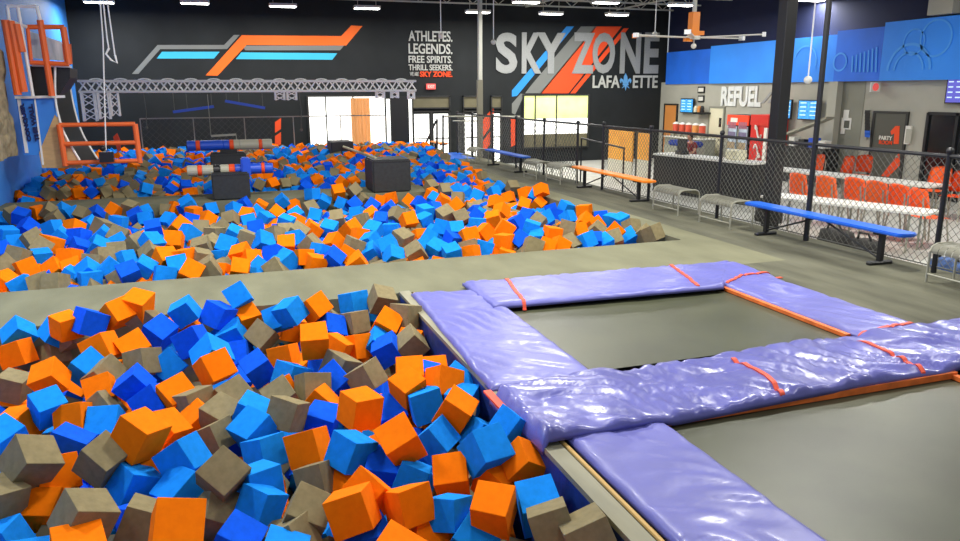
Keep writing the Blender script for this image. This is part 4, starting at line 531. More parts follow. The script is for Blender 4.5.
while y < 25.1:
    x = XL+.2
    while x < PX2-.12:
        if not blocked(x, y):
            lo = -.20 if y < 16.6 else -.05
            if x > PX2-.6 and y < 12: lo -= .25
            R.append((pick(), Vector((x+random.uniform(-.05, .05), y+random.uniform(-.05, .05), hz(x, y)+lo+random.uniform(-.03, .06))), rq(), .225))
            near_y = y > 17.9
            if near_y and min(((x-a)**2+(y-b)**2) for a, b in occ) > .09: R.append((pick(), Vector((x, y, hz(x, y)+.12+random.uniform(-.04, .05))), rq(), .228))
        x += .27
    y += .27
heap('foam_cubes', 'distant and buried foam cubes of the middle and far pits, orange, blue and grey', R)
R = []
y = 1.6
while y < 7.95:
    x = XL+.2
    while x < PX1-.1:
        R.append((pick(), Vector((x+random.uniform(-.04, .04), min(y+random.uniform(-.04, .04), 7.8), -.5+random.uniform(-.05, .05))), rq(), .225))
        if y < 3.1 or x < -2.3+(8-y)*.1-.0 and y > 7: R.append((pick(), Vector((x, y, -.25)), rq(), .225))
        x += .26
    y += .26
heap('foam_cubes', 'buried lower layer of foam cubes deep in the near pit', R)
# ------------------------------------------------------------------ black blocks, logs, beam
def blockthing(px0, px1, ytop, ybot, Y, dep, label, zb=None, straps=False):
    a = at_y(px0, ybot, Y); b = at_y(px1, ytop, Y); z0 = a.z if zb is None else zb
    bm = nb(); box(bm, (a.x, Y, z0), (b.x, Y+dep, b.z)); bmesh.ops.bevel(bm, geom=list(bm.edges), offset=.03, segments=2, affect='EDGES')
    o = tag(obj('foam_block', bm, M_foamblk), label, 'block')
    bm = nb(); box(bm, (a.x+.03, Y-.004, b.z-.06), (b.x-.03, Y-.001, b.z-.045)); obj('seam', bm, M_blk, o)
    return a.x, b.x, b.z
bA = blockthing(213, 249, 172, 199, 16.5, .75, 'black block in the left strip carrying the lower battle log', 0.002)
bB = blockthing(211, 246, 153, 168, 19.6, .75, 'black block farther back carrying the upper battle log', -.1)
bC = blockthing(373.5, 410.5, 159, 195, 16.5, .95, 'big black block on the strip right of centre', 0.002)
def log(x0, x1, yc, Y, r, segs, label, post=None):
    a = at_y(x0, yc, Y); b = at_y(x1, yc, Y); z = a.z; t = thing('battle_log', label, 'padded log', ((a.x+b.x)/2, Y, z-r), 'padded battle logs')
    for f0, f1, m, nm in segs:
        bm = nb(); X0 = a.x+(b.x-a.x)*f0; X1 = a.x+(b.x-a.x)*f1; rr = r*1.02 if m is M_ostr2 else r
        e = .012; tube(bm, [(X0, Y, z), (X0+e, Y, z), (X1-e, Y, z), (X1, Y, z)], [rr*.9, rr, rr, rr*.9], 20); obj(nm, bm, m, t, False)
    return a, b, z, t
M_lb = mat('royal_blue_vinyl', (28, 80, 200), .45); M_lg = mat('cream_grey_vinyl', (176, 172, 150), .5)
a, b, z, t = log(187, 272, 146, 19.95, .125, [(0, .10, M_lb, 'blue_sleeve'), (.10, .15, M_ostr2, 'orange_band'), (.15, .42, M_lb, 'blue_sleeve'), (.42, .49, M_lb, 'blue_sleeve'), (.49, .54, M_ostr2, 'orange_band'), (.54, .61, M_lg, 'grey_sleeve'), (.61, .84, M_lg, 'grey_sleeve'), (.84, .88, M_ostr2, 'orange_band'), (.88, 1, M_lg, 'grey_sleeve')], 'upper battle log, blue left half and grey right half')
a2, b2, z2, t2 = log(187, 273, 171, 16.85, .11, [(0, .12, M_lg, 'grey_sleeve'), (.12, .17, M_ostr2, 'orange_band'), (.17, .30, M_lg, 'grey_sleeve'), (.30, .38, M_blk, 'dark_grip'), (.38, .48, M_lg, 'grey_sleeve'), (.48, .55, M_ostr2, 'orange_band'), (.55, .86, M_lb, 'blue_sleeve'), (.86, .90, M_ostr2, 'orange_band'), (.90, 1, M_lb, 'blue_sleeve')], 'lower battle log, grey left half and blue right half')
for aa, bb, Y, zz, r, tt in ((a, b, 19.95, z, .125, t), (a2, b2, 16.85, z2, .11, t2)):
    bm = nb(); xm = (aa.x+bb.x)/2-.05; box(bm, (xm-.2, Y-.1, zz-r-.14), (xm+.2, Y+.1, zz-r+.02)); obj('cradle', bm, M_blk, tt)
p = at_y(241, 157, 16.9); q = at_y(250, 176, 16.6)
bm = nb(); box(bm, (p.x-.02, 16.6, q.z-.02), (q.x+.03, 16.95, p.z)); bmesh.ops.bevel(bm, geom=list(bm.edges), offset=.03, segments=2, affect='EDGES')
tag(obj('jousting_pad', bm, M_lb), 'upright royal blue pad standing against the lower battle log', 'pad')
# balance rope from the dark box to the big block
a = at_y(331, 142, 22.5); b = at_y(354, 158, 22.5)
bm = nb(); box(bm, (a.x, 22.5, 0), (b.x, 23.4, a.z)); bmesh.ops.bevel(bm, geom=list(bm.edges), offset=.02, segments=1, affect='EDGES')
tag(obj('landing_box', bm, M_foamblk), 'dark box at the far end of the balance beam, below the window', 'box')
bm = nb(); a = at_y(343, 146.5, 22.6); b = at_y(376, 158.5, 17.0); tube(bm, [a, b], .035, 8)
tag(obj('balance_beam', bm, mat('pale_wood_beam', (188, 182, 140), .6)), 'thin pale balance beam running back from the big black block', 'beam')
for px, py, m, lab in ((367, 152, M_white, 'white ball end left of the chevron strip behind the pit'), (396, 152, M_orpl, 'pale orange ball end right of the chevron strip behind the pit')):
    p = at_y(px, py, 23.5); bm = nb(); ball(bm, p, .11); tube(bm, [(p.x, p.y, p.z-.1), (p.x, p.y, 0)], .03, 8); tag(obj('safety_ball', bm, m, None, True), lab, 'ball post')

# ------------------------------------------------------------------ silver truss and hanging obstacles
YT = 21.5
def ladder_truss(bm, a, b, w, n, r=.034):
    """box truss from a to b: four chords with zigzag webs"""
    a, b = Vector(a), Vector(b); d = (b-a).normalized(); s = Vector((0, 1, 0)); u = d.cross(s).normalized()
    ch = [(s*i+u*j)*w/2 for i, j in ((1, 1), (1, -1), (-1, -1), (-1, 1))]
    for q in ch: tube(bm, [a+q, b+q], r, 6)
    for k in range(n):
        p0 = a.lerp(b, k/n); p1 = a.lerp(b, (k+1)/n)
        for i in range(4):
            q, q2 = ch[i], ch[(i+1) % 4]
            if k % 2: q, q2 = q2, q
            tube(bm, [p0+q, p1+q2], r*.6, 5)
a = at_y(79, 86.5, YT); b = at_y(415, 86.5, YT); b.z = a.z
t = thing('lighting_truss', 'long silver box truss spanning above the far foam pit', 'truss', (a.x, YT, a.z-.2))
bm = nb(); ladder_truss(bm, a, b, .26, 46); obj('main_truss', bm, M_silver, t)
for x0, x1, y0, y1 in ((82, 93, 92, 121), (98, 107, 92, 119), (110, 117, 92, 116), (275, 284, 92, 100), (287, 296, 92, 100), (376, 384, 92, 98), (391, 398, 92, 98), (408, 414, 92, 99)):
    xm = (x0+x1)/2; Yk = YT+.0 
    A = at_y(xm, y0, YT); B = at_y(xm+(y1-y0)*.12*(1 if xm < 200 else 0), y1, YT)
    if xm > 100 and xm < 120: A.y += .0
    bm = nb(); ladder_truss(bm, (A.x, YT, a.z-.15), (A.x, YT, B.z), (x1-x0)*YT/754*.9, max(2, int((y1-y0)/7)), .022); obj('truss_leg', bm, M_silver, t)
bm = nb()
for k in range(15):
    x = a.x+.4+k*(b.x-a.x-.8)/14; pts = [(x+.16*math.cos(th), YT, a.z+.14+.05*math.sin(th)) for th in [PI*i/6 for i in range(7)]]; tube(bm, pts, .018, 6)
obj('cable_loops', bm, M_silver, t)
# hanging blue beams
for x0, y0, x1, y1, lab in ((173, 112, 214, 106.5, 'blue hanging beam left of the pair, tilted up to the right'), (225, 101, 265, 108, 'blue hanging beam right of the pair, tilted down to the right')):
    A = at_y(x0, y0, YT); B = at_y(x1, y1, YT); t = thing('swinging_beam', lab, 'hanging beam', (A.x, YT, min(A.z, B.z)), 'swinging beams under the silver truss')
    bm = nb(); bar(bm, A, B, .06, .07); obj('beam_bar', bm, M_lb, t)
    bm = nb()
    for q in (.04, .35, .95):
        P = A.lerp(B, q); bar(bm, P+Vector((0, 0, .03)), (P.x, YT, a.z-.16), .014)
    obj('hanging_chain', bm, M_wire, t)
for x, y, lab in ((143, 128, 'thin chain hanging from the truss above the orange ladder'), (299, 130, 'thin chain hanging from the truss left of the bright window')):
    A = at_y(x, 93, YT); B = at_y(x, y, YT); bm = nb(); tube(bm, [(A.x, YT, a.z-.14), (A.x+.03, YT, (A.z+B.z)/2), (A.x, YT, B.z)], .014, 6); ball(bm, Vector((A.x, YT, B.z)), .04)
    tag(obj('hanging_chain', bm, M_wire), lab, 'chain')
A = at_y(211, 136, 20.6); B = at_y(236, 134.5, 20.6); bm = nb(); bar(bm, A, B, .045, .05); tube(bm, [B, (B.x+.02, B.y, B.z-.55)], .012, 6); tube(bm, [A, (A.x, A.y, a.z-.2)], .008, 6); tag(obj('trapeze_bar', bm, M_metal), 'grey trapeze bar hanging just above the upper battle log', 'bar')
# trapeze ropes at upper left
t = thing('trapeze_ropes', 'pale trapeze ropes with ring handles hanging high against the black wall', 'ropes', at_y(108, 62, 17.0))
for pts, nm in (([(100, 0), (103, 40), (104, 80), (106, 150)], 'long_rope'), ([(103, 0), (107, 38), (109, 50)], 'rope'), ([(107, 0), (113, 42), (115, 56)], 'rope')):
    q_ = [at_y(x, y, 17.0) for x, y in pts]; bm = nb(); tube(bm, [(q_[0].x-.02, 17.0, ZC-.1)]+q_, .014, 6); obj(nm, bm, M_silver, t)
bm = nb(); tube(bm, [at_y(x, y, 17.0) for x, y in ((109, 48), (106, 54), (111, 60), (117, 63), (115, 55))], .022, 6); obj('handle', bm, M_silver, t)
p = at_y(106, 151, 17.0); bm = nb(); box(bm, (p.x-.13, 16.92, p.z-.22), (p.x+.13, 17.08, p.z-.02)); ball(bm, p+Vector((-.05, -.05, .06)), .06); obj('rope_anchor', bm, M_blk, t)

# ------------------------------------------------------------------ net fence behind the pits
def chain(bm, A, B, z0, z1, s, r):
    """diagonal wires filling the vertical rectangle A-B"""
    A, B = Vector(A), Vector(B); d = (B-A); L = d.length; d = d/L; h = z1-z0; nrm = Vector((-d.y, d.x, 0))
    k = -h
    while k < L:
        for sgn in (1, -1):
            u0, u1 = k, k+h; v0, v1 = 0, h
            if u0 < 0: v0 -= u0; u0 = 0
            if u1 > L: v1 -= (u1-L); u1 = L
            if u1-u0 < .01: continue
            if sgn < 0: v0, v1 = h-v0, h-v1
            p = A+d*u0; q = A+d*u1; o_ = nrm*r*sgn
            P = Vector((p.x, p.y, z0+v0))+o_; Q = Vector((q.x, q.y, z0+v1))+o_
            bar(bm, P, Q, r*2, r*2, up=nrm)
        k += s
YN = 25.05
zt = at_y(260, 117, YN).z
xa, xb = at_y(141, 130, YN).x, at_y(386, 130, YN).x
t = thing('net_fence', 'black netting on thin posts behind the far foam pit', 'net fence', (xa, YN, 0))
bm = nb(); bar(bm, (xa, YN, zt), (xb, YN, zt), .035); obj('top_rail', bm, M_metal, t)
for k in range(6):
    x = xa+(xb-xa)*k/5; bm = nb(); bar(bm, (x, YN, 0), (x, YN, zt), .03); obj('post', bm, M_metal, t)
xn = at_y(272, 130, YN).x
bm = nb(); chain(bm, (xa, YN, 0), (xn, YN, 0), .05, zt, .2, .006); obj('netting', bm, mat('dark_net', (70, 72, 68), .7), t)

# ------------------------------------------------------------------ right-hand chain-link fence
XF, ZF = 8.2, 1.45
ys = [4.5, 6.71, 8.88, 11.05, 13.32, 15.3]
t = thing('chain_link_fence', 'long black chain link fence between walkway and snack area', 'fence', (XF, ys[0], 0))
for i, y in enumerate(ys):
    bm = nb(); hh = 5.2 if i == 2 else ZF+.03
    tube(bm, [(XF, y, 0), (XF, y, hh)], .032 if i != 2 else .04, 10)
    if i == 2: pass
    ball(bm, (XF, y, hh), .045); o = obj('fence_post', bm, M_blk, t)
    if i == 2: o['label'] = 'tall post rising to the ceiling'
bm = nb(); tube(bm, [(XF, ys[0], ZF-.03), (XF, ys[-1], ZF-.03)], .026, 10); obj('top_rail', bm, M_blk, t)
bm = nb(); tube(bm, [(XF, ys[0], .08), (XF, ys[-1], .08)], .008, 6); obj('bottom_wire', bm, M_wire, t)
for y0, y1 in zip(ys, ys[1:]):
    bm = nb(); chain(bm, (XF, y0+.03, 0), (XF, y1-.03, 0), .06, ZF-.05, .105, .0023); obj('chain_link_mesh', bm, M_wire, t)
p = at_x(800, 4, XF); q = at_x(831, 4, XF)
bm = nb(); tube(bm, [(XF, ys[2], 5.15), (XF, ys[2]+1.9, 5.15)], .035, 8); obj('cross_bar', bm, M_joist, t)
ys2 = [16.6, 18.6, 20.6, 22.6, 24.6, 26.3]
t = thing('chain_link_fence', 'far chain link fence section by the blue bench and entrance', 'fence', (XF, ys2[0], 0))
for i, y in enumerate(ys2): bm = nb(); tube(bm, [(XF, y, 0), (XF, y, ZF)], .032, 8); ball(bm, (XF, y, ZF), .05); obj('fence_post', bm, M_blk, t)
bm = nb(); tube(bm, [(XF, ys2[0], ZF-.03), (XF, ys2[-1], ZF-.03)], .026, 8); obj('top_rail', bm, M_blk, t)
bm = nb(); tube(bm, [(XF, 15.3, ZF-.03), (XF, 16.6, ZF-.03)], .026, 8); obj('top_rail', bm, M_blk, t)
for y0, y1 in zip(ys2, ys2[1:]):
    bm = nb(); chain(bm, (XF, y0+.03, 0), (XF, y1-.03, 0), .06, ZF-.05, .16, .004); obj('chain_link_mesh', bm, mat('dark_wire', (70, 70, 66), .5), t)
t = thing('stair_rail', 'low black handrail sloping down through the fence opening', 'handrail', (XF+.4, 16, -.6))
a = at_x(562, 138, XF+.3); b = at_x(597, 146, XF+.3)
bm = nb(); tube(bm, [(XF+.3, 17.0, 1.05), (XF+.3, 14.9, .95)], .022, 8); obj('rail', bm, M_blk, t)
for y in (17.0, 14.9): bm = nb(); tube(bm, [(XF+.3, y, -.6), (XF+.3, y, 1.05 if y > 16 else .95)], .02, 8); obj('post', bm, M_blk, t)
# rails by the entrance
t = thing('queue_rail', 'dark tubular rails in front of the glass entrance doors', 'railing', at_z(440, 155, 0))
for (x0, y0), (x1, y1) in (((437, 119), (437, 156)), ((443, 115), (443, 157)), ((421, 154), (436, 121)), ((472, 116), (472, 155))):
    A = at_y(x0, y0, 24.5); B = at_y(x1, y1, 24.5); bm = nb(); tube(bm, [A, B], .035, 8); obj('rail_post', bm, M_blk, t)
bm = nb(); tube(bm, [at_y(443, 116.5, 24.5), at_y(520, 116.5, 24.5)], .025, 8); tube(bm, [at_y(453, 121, 24.5), at_y(478, 121, 24.5)], .02, 8); obj('top_rail', bm, M_metal, t)

# ------------------------------------------------------------------ benches
def picnic_bench(xc, y0, y1, m, label, ht=.47, w=.3):
    t = thing('bench', label, 'bench', (xc, (y0+y1)/2, 0), 'long plastic topped benches along the fence')
    bm = nb(); n = 10
    pts = []
    for k in range(n+1): a = PI*k/n; pts.append((xc+w/2*math.cos(a), y1-.08+.08*math.sin(a)))
    for k in range(n+1): a = PI+PI*k/n; pts.append((xc+w/2*math.cos(a), y0+.08+.08*math.sin(a)))
    prism(bm, [(x, y, ht-.045) for x, y in pts], (0, 0, .045)); bmesh.ops.bevel(bm, geom=[e for e in bm.edges if abs(e.verts[0].co.z-e.verts[1].co.z) < 1e-5], offset=.012, segments=2, affect='EDGES'); obj('seat', bm, m, t)
    L = y1-y0
    for y, s in ((y0+L*.14, 1), (y1-L*.14, -1)):
        bm = nb(); box(bm, (xc-.03, y-.03, .04), (xc+.03, y+.03, ht-.05)); box(bm, (xc-.12, y-.04, ht-.075), (xc+.12, y+.04, ht-.046)); obj('leg', bm, M_blk, t)
        bm = nb(); box(bm, (xc-.19, y-.04, 0), (xc+.19, y+.04, .045)); bmesh.ops.bevel(bm, geom=list(bm.edges), offset=.012, segments=1, affect='EDGES'); obj('foot', bm, M_blk, t)
        bm = nb(); tube(bm, [(xc, y, .07), (xc, (y0+y1)/2-s*.1, ht-.06)], .014, 8); obj('brace', bm, M_blk, t)
def bb(x0, y0, x1, y1, ht=.47): a = at_z(x0, y0, ht); b = at_z(x1, y1, ht); return a, b
a, b = bb(750, 201, 914, 229); picnic_bench(7.95, 6.87, 9.89, M_bluepl, 'long blue bench at right in front of the chain link fence')
a, b = bb(573, 166, 648, 177.5); picnic_bench(7.97, 12.85, 16.2, M_orpl, 'long orange bench before the fence near the dark counter')
a, b = bb(488, 149, 527, 154.5); picnic_bench(7.85, 18.95, 22.0, M_bluepl, 'small looking distant blue bench near the entrance fence')
a, b = bb(450, 135, 472, 137.5); picnic_bench(7.3, 24.9, 26.3, M_orpl, 'most distant orange bench beside the glass doors')
def silver_bench(xc, yc, label, L=.8, w=.44, ht=.45):
    t = thing('metal_bench', label, 'bench', (xc, yc, 0), 'small silver metal benches along the fence')
    bm = nb(); prof = []
    n = 14; r = .1
    for k in range(7): a = PI-PI/2*k/6; prof.append((-w/2+r+r*math.cos(a), ht-r+r*math.sin(a)))
    for k in range(1, 6): prof.append((-w/2+r+(w-2*r)*k/6, ht+.004*math.sin(PI*k/6)))
    for k in range(7): a = PI/2-PI/2*k/6; prof.append((w/2-r+r*math.cos(a), ht-r+r*math.sin(a)))
    nn = 9
    for s in range(nn):    # slats along the bench
        y0 = yc-L/2+L*s/nn+.003; y1 = yc-L/2+L*(s+1)/nn-.003
        V = [[bm.verts.new((xc+x, y, z)) for x, z in prof] for y in (y0, y1)]
        for k in range(len(prof)-1): bm.faces.new((V[0][k], V[0][k+1], V[1][k+1], V[1][k]))
    bmesh.ops.solidify(bm, geom=list(bm.faces), thickness=.008); obj('slatted_seat', bm, M_metal, t)
    for sy_ in (-1, 1):
        for sx in (-1, 1):
            bm = nb(); tube(bm, [(xc+sx*(w/2-.005), yc+sy_*(L/2+.012), 0), (xc+sx*(w/2-.005), yc+sy_*(L/2+.012), ht-.09)], .014, 8); obj('leg', bm, M_metal, t)
        bm = nb(); tube(bm, [(xc-w/2, yc+sy_*(L/2+.012), ht-.09), (xc-w/2+.03, yc+sy_*(L/2+.012), ht-.03), (xc-w/2+.1, yc+sy_*(L/2+.012), ht), (xc+w/2-.1, yc+sy_*(L/2+.012), ht), (xc+w/2-.03, yc+sy_*(L/2+.012), ht-.03), (xc+w/2, yc+sy_*(L/2+.012), ht-.09)], .014, 8); obj('end_rail', bm, M_metal, t)
    bm = nb(); tube(bm, [(xc-w/2, yc-L/2, .1), (xc-w/2, yc+L/2, .1)], .01, 6); obj('stretcher', bm, M_metal, t)
sb = [((663, 207, 677, 214), 'silver metal bench first right of the orange bench, before the dark counter'), ((698, 220, 730, 230), 'silver metal bench touching the left end of the long blue bench'),
      ((918, 273, 956, 279), 'silver metal bench at the far right edge of the picture'), ((545, 178, 562, 184), 'silver metal bench just left of the orange bench'),
      ((528, 173, 540, 180), 'silver metal bench right of the distant blue bench'), ((470, 163, 480, 166), 'silver metal bench left of the distant blue bench')]
for (x0, y0, x1, y1), lab in sb:
    a = at_z(x0, y0, 0); b = at_z(x1, y1, 0)
for yc, xc, lab in ((11.93, 7.93, sb[0][1]), (10.45, 7.93, sb[1][1]), (5.98, 7.93, sb[2][1]), (16.85, 7.9, sb[3][1]), (17.95, 7.75, sb[4][1]), (22.6, 7.7, sb[5][1])): silver_bench(xc, yc, lab)

# ------------------------------------------------------------------ left: curved wall, frames, rocks
YW = 17.4
t = thing('warped_wall', 'tall curved running wall with plywood side and blue CONQUER THE WALL panel', 'climbing wall', at_y(60, 165, YW))
def T2(pts): return [(x/5.413, 80+y/5.41) for x, y in pts]
LE = [(55.5, 66), (55.7, 97), (59, 117), (66, 137), (80, 161)]; RE = [(71, 67), (70, 85), (76, 115), (84, 137), (98, 160)]
def curve_pts(E, n=18):
    out_ = []
    for i in range(n+1):
        f = i/n*(len(E)-1); k = min(int(f), len(E)-2); u = f-k
        p0, p1, p2, p3 = E[max(k-1, 0)], E[k], E[k+1], E[min(k+2, len(E)-1)]
        out_.append(tuple(.5*((2*p1[j])+(-p0[j]+p2[j])*u+(2*p0[j]-5*p1[j]+4*p2[j]-p3[j])*u*u+(-p0[j]+3*p1[j]-3*p2[j]+p3[j])*u**3) for j in (0, 1)))
    return out_
L_, R_ = curve_pts(LE), curve_pts(RE); bm = nb()
lp = [at_y(x, y, YW) for x, y in L_]; rp = [at_y(x, y, YW+1.0) for x, y in R_]
V = [(bm.verts.new(p), bm.verts.new(q)) for p, q in zip(lp, rp)]
for a, b in zip(V, V[1:]): bm.faces.new((a[0], a[1], b[1], b[0]))
bmesh.ops.solidify(bm, geom=list(bm.faces), thickness=.04); obj('curved_surface', bm, mat('black_ramp_skin', (40, 42, 40), .35), t)
for P in (lp, rp): bm = nb(); tube(bm, [p+Vector((0, -.03, .02)) for p in P], .022, 8); obj('edge_trim', bm, M_silver, t)
bm = nb(); prism(bm, pxY([(54.5, 115), (59, 119), (66, 138), (80, 161), (82, 168), (42, 168), (39, 153)], YW-.02), (0, .06, 0)); obj('side_panel', bm, M_ply, t)
bm = nb(); prism(bm, pxY([(16, 98), (55, 97), (55, 116), (41, 150), (42, 155), (24, 155)], YW-.0), (0, .05, 0)); o = obj('sign_panel', bm, M_lblue, t)
bm = nb(); prism(bm, pxY([(17, 99), (20.5, 99), (28.5, 153), (25, 153)], YW-.02), (0, .02, 0)); obj('panel_trim', bm, M_silver, t)
bm = nb(); prism(bm, pxY([(34, 99), (35.5, 99), (44, 165), (42, 165)], YW-.03), (0, .02, 0)); obj('panel_trim', bm, M_silver, t)
M_navyt = mat('navy_lettering', (14, 34, 96), .6)
A = at_y(32.5, 141, YW-.03); B = at_y(24.5, 103, YW-.03); D = at_y(27.5, 142, YW-.03); txt('CONQUER', 'lettering', M_navyt, t, A, B, D, .02, .07)
A = at_y(40, 141, YW-.03); B = at_y(32.5, 104, YW-.03); D = at_y(35.5, 141.5, YW-.03); txt('THE WALL', 'lettering', M_navyt, t, A, B, D, .02, .07)
bm = nb(); prism(bm, pxY([(29, 66), (70, 68), (70, 78), (58, 97), (34, 97)], YW+.05), (0, .9, 0)); obj('top_platform', bm, M_blk, t)
bm = nb(); bar(bm, at_y(15, 97.5, YW-.05), at_y(65, 96.5, YW-.05), .05); bar(bm, at_y(32, 65.5, YW), at_y(70, 66.5, YW), .04); obj('platform_edge', bm, M_silver, t)
# orange guard frame
t = thing('guard_frame', 'orange and silver tube guard frame on top of the curved wall', 'frame', at_y(40, 96, YW-.2))
def pole(px, Y, r, m, nm='tube', par=None): bm = nb(); tube(bm, [at_y(x, y, Y) for x, y in px], r, 10); return obj(nm, bm, m, par)
M_of = mat('orange_tube_paint', (248, 112, 48), .45)
for px in ([(5, 20), (18, 95)], [(10.5, 21), (24, 92)], [(16, 24), (22, 52)]): pole(px, YW-.5, .07, M_of, 'upright', t)
for px in ([(40, 20), (52, 96)], [(63, 27), (69, 64)], [(27.5, 27), (31, 60)]): pole(px, YW-.2, .06 if px[0][0] > 30 else .035, M_of, 'upright', t)
for px in ([(27, 27), (64, 27)], [(30, 62.5), (69, 64)]): pole(px, YW-.2, .045, M_of, 'rail', t)
for px in ([(7, 6), (9, 20)], [(36.5, 6), (40, 20)], [(7, 6), (37, 6.5)], [(17.5, 6), (33, 96)], [(10, 21), (27, 27)]): pole(px, YW-.3, .032, M_silver, 'silver_tube', t)
# poster on the blue wall
bm = nb(); prism(bm, pxY([(29, 31), (62, 42), (64, 61), (33, 58)], YW+.5), (0, .03, 0)); o = tag(obj('poster', bm, mat('pale_poster_print', (236, 244, 250), .5, noise_amt=.28, scale=3.5, stretch=(4, 1, .6))), 'pale printed panel behind the orange guard frame', 'poster')
bm = nb(); prism(bm, pxY([(62, 44), (71, 44), (72.5, 64), (65, 66)], YW+.48), (0, .03, 0)); tag(obj('wall_panel', bm, M_of), 'small orange panel at the right side of the guard frame', 'panel')
# orange ladder rail
t = thing('barrier_frame', 'orange three rail barrier frame standing behind the far foam pit', 'barrier', at_y(100, 165, 17.25))
for px in ([(59, 124.5), (65.5, 166)], [(135, 124), (140, 163)]): pole(px, 17.25, .055, M_of, 'upright', t)
for px in ([(59, 125), (135, 124)], [(63, 144), (137, 142.5)], [(66, 163), (140, 160.5)]): pole(px, 17.25, .045, M_of, 'rail', t)
# statue like orange flame shape behind the barrier
bm = nb(); prism(bm, pxY([(113, 137), (117, 133), (120, 140), (122, 158), (119, 159), (117, 149)], 24.6), (0, .03, 0)); prism(bm, pxY([(110, 150), (118, 152), (124, 160), (118, 160)], 24.6), (0, .03, 0))
tag(obj('hanging_banner', bm, M_ostr2), 'small orange banner shape hanging behind the orange barrier', 'banner')
# rock wall
bm = nb(); bmesh.ops.create_grid(bm, x_segments=26, y_segments=40, size=.5)
pa = at_x(16, 154, XL+.25)
for v in bm.verts:
    u, w_ = v.co.x+.5, v.co.y+.5; yy = 14.2+(17.1-14.2)*u; z = 1.0+(1.75-.15*abs(math.sin(u*7)))*w_
    n_ = .2*abs(noise.noise(Vector((yy*1.3, z*1.3, 2))))+.1*noise.noise(Vector((yy*4, z*4, 5))); v.co = Vector((-3.80+n_*.6, yy, z))
bmesh.ops.solidify(bm, geom=list(bm.faces), thickness=-.3)
tag(obj('rock_wall', bm, M_rock), 'beige sculpted rock climbing panel at the left edge', 'climbing wall')

# ------------------------------------------------------------------ snack area on the lower floor
# counter
a = at_z(653, 153.5, .45); b = at_z(752, 163.5, .45)
t = thing('service_counter', 'dark fronted service counter with white top behind the fence', 'counter', (a.x, (a.y+b.y)/2, -.6))
d = (b-a).normalized(); s = Vector((-d.y, d.x, 0)); s = s if s.x > 0 else -s
bm = nb(); prism(bm, [a+s*.05+Vector((0, 0, -1.05)), b+s*.05+Vector((0, 0, -1.05)), b+s*.6+Vector((0, 0, -1.05)), a+s*.6+Vector((0, 0, -1.05))], (0, 0, 1.01)); obj('counter_body', bm, M_blk, t)
bm = nb(); prism(bm, [a+Vector((0, 0, -.04)), b+Vector((0, 0, -.04)), b+s*.7+Vector((0, 0, -.04)), a+s*.7+Vector((0, 0, -.04))], (0, 0, .05)); obj('counter_top', bm, M_white, t)
# two upright dark gaps of the counter in front facing
def onwall(name, x0, y0, x1, y1, m, X=XR-.04, dep=.05, parent=None):
    A = at_x(x0, y1, X); B = at_x(x1, y0, X); bm = nb(); box(bm, (X, min(A.y, B.y), A.z), (X+dep, max(A.y, B.y), B.z)); return obj(name, bm, m, parent), A, B
def freestand(name, x0, ytop, x1, X, dep, m, zb=-.6, parent=None):
    A = at_x(x0, ytop, X); B = at_x(x1, ytop, X); bm = nb(); box(bm, (X, min(A.y, B.y), zb), (X+dep, max(A.y, B.y), A.z)); return obj(name, bm, m, parent), A, B
for x0, y0, x1, m, lab, n in ((665.5, 105, 677, M_odoor, 'orange wooden door at the left end of the snack wall', 5), (710.5, 108, 724, M_cream, 'cream door with small dark window left of the drinks coolers', 6), (876, 113, 907, M_slate, 'slate party room door with orange number one', 7)):
    A = at_x(x0, y0, XR-.03); B = at_x(x1, y0, XR-.03); bm = nb(); box(bm, (XR-.04, B.y, -.6), (XR-.001, A.y, A.z)); o = obj('door_%d' % n, bm, m); o['kind'] = 'structure'
    bm = nb()
    for yy in (A.y, B.y-.07): box(bm, (XR-.06, yy, -.6), (XR-.001, yy+.07, A.z+.06))
    box(bm, (XR-.06, B.y, A.z), (XR-.001, A.y, A.z+.06)); obj('door_frame', bm, M_frame if n != 6 else M_gwall2, o)
    bm = nb(); ball(bm, (XR-.09, B.y+.1, .4), .035); obj('door_knob', bm, M_metal, o)
    if n == 6: oo, _, _ = onwall('door_window', 718.5, 118, 721.5, 127, M_dglass, XR-.05, .01, o)
    if n == 7:
        def wt(s, x0, y0, x1, y1, m, bold=.03, nm='lettering'):
            A = at_x(x0, y1, XR-.05); B = at_x(x1, y1, XR-.05); D = at_x(x0, y0, XR-.05); B.z = A.z; D.y = A.y; return txt(s, nm, m, o, A, B, D, .01, bold)
        wt('PARTY', 879, 135.5, 892, 139.5, M_white, .02); wt('ROOM', 879, 140, 892, 144, M_ostr2, .02); bm = nb(); prism(bm, pxX([(890.5, 131.5), (895.5, 126), (899.5, 126), (898.5, 144), (893.5, 144), (894.3, 133), (891.5, 135)], XR-.05), (.01, 0, 0)); obj('number', bm, M_ostr2, o)
        bm = nb(); prism(bm, pxX([(881, 176), (899, 153), (900, 165), (888, 177)], XR-.05), (.01, 0, 0)); obj('orange_stripe', bm, M_ostr2, o)
w5, A, B = onwall('window_5', 918, 116, 964, 200, M_dglass)
w5['kind'] = 'structure'
bm = nb()
for yy in (A.y, at_x(958, 130, XR).y, B.y-.1): box(bm, (XR-.09, yy-.04, A.z), (XR-.03, yy+.04, B.z+.06))
box(bm, (XR-.09, B.y, B.z), (XR-.03, A.y, B.z+.08)); obj('window_frame', bm, M_blk, w5)
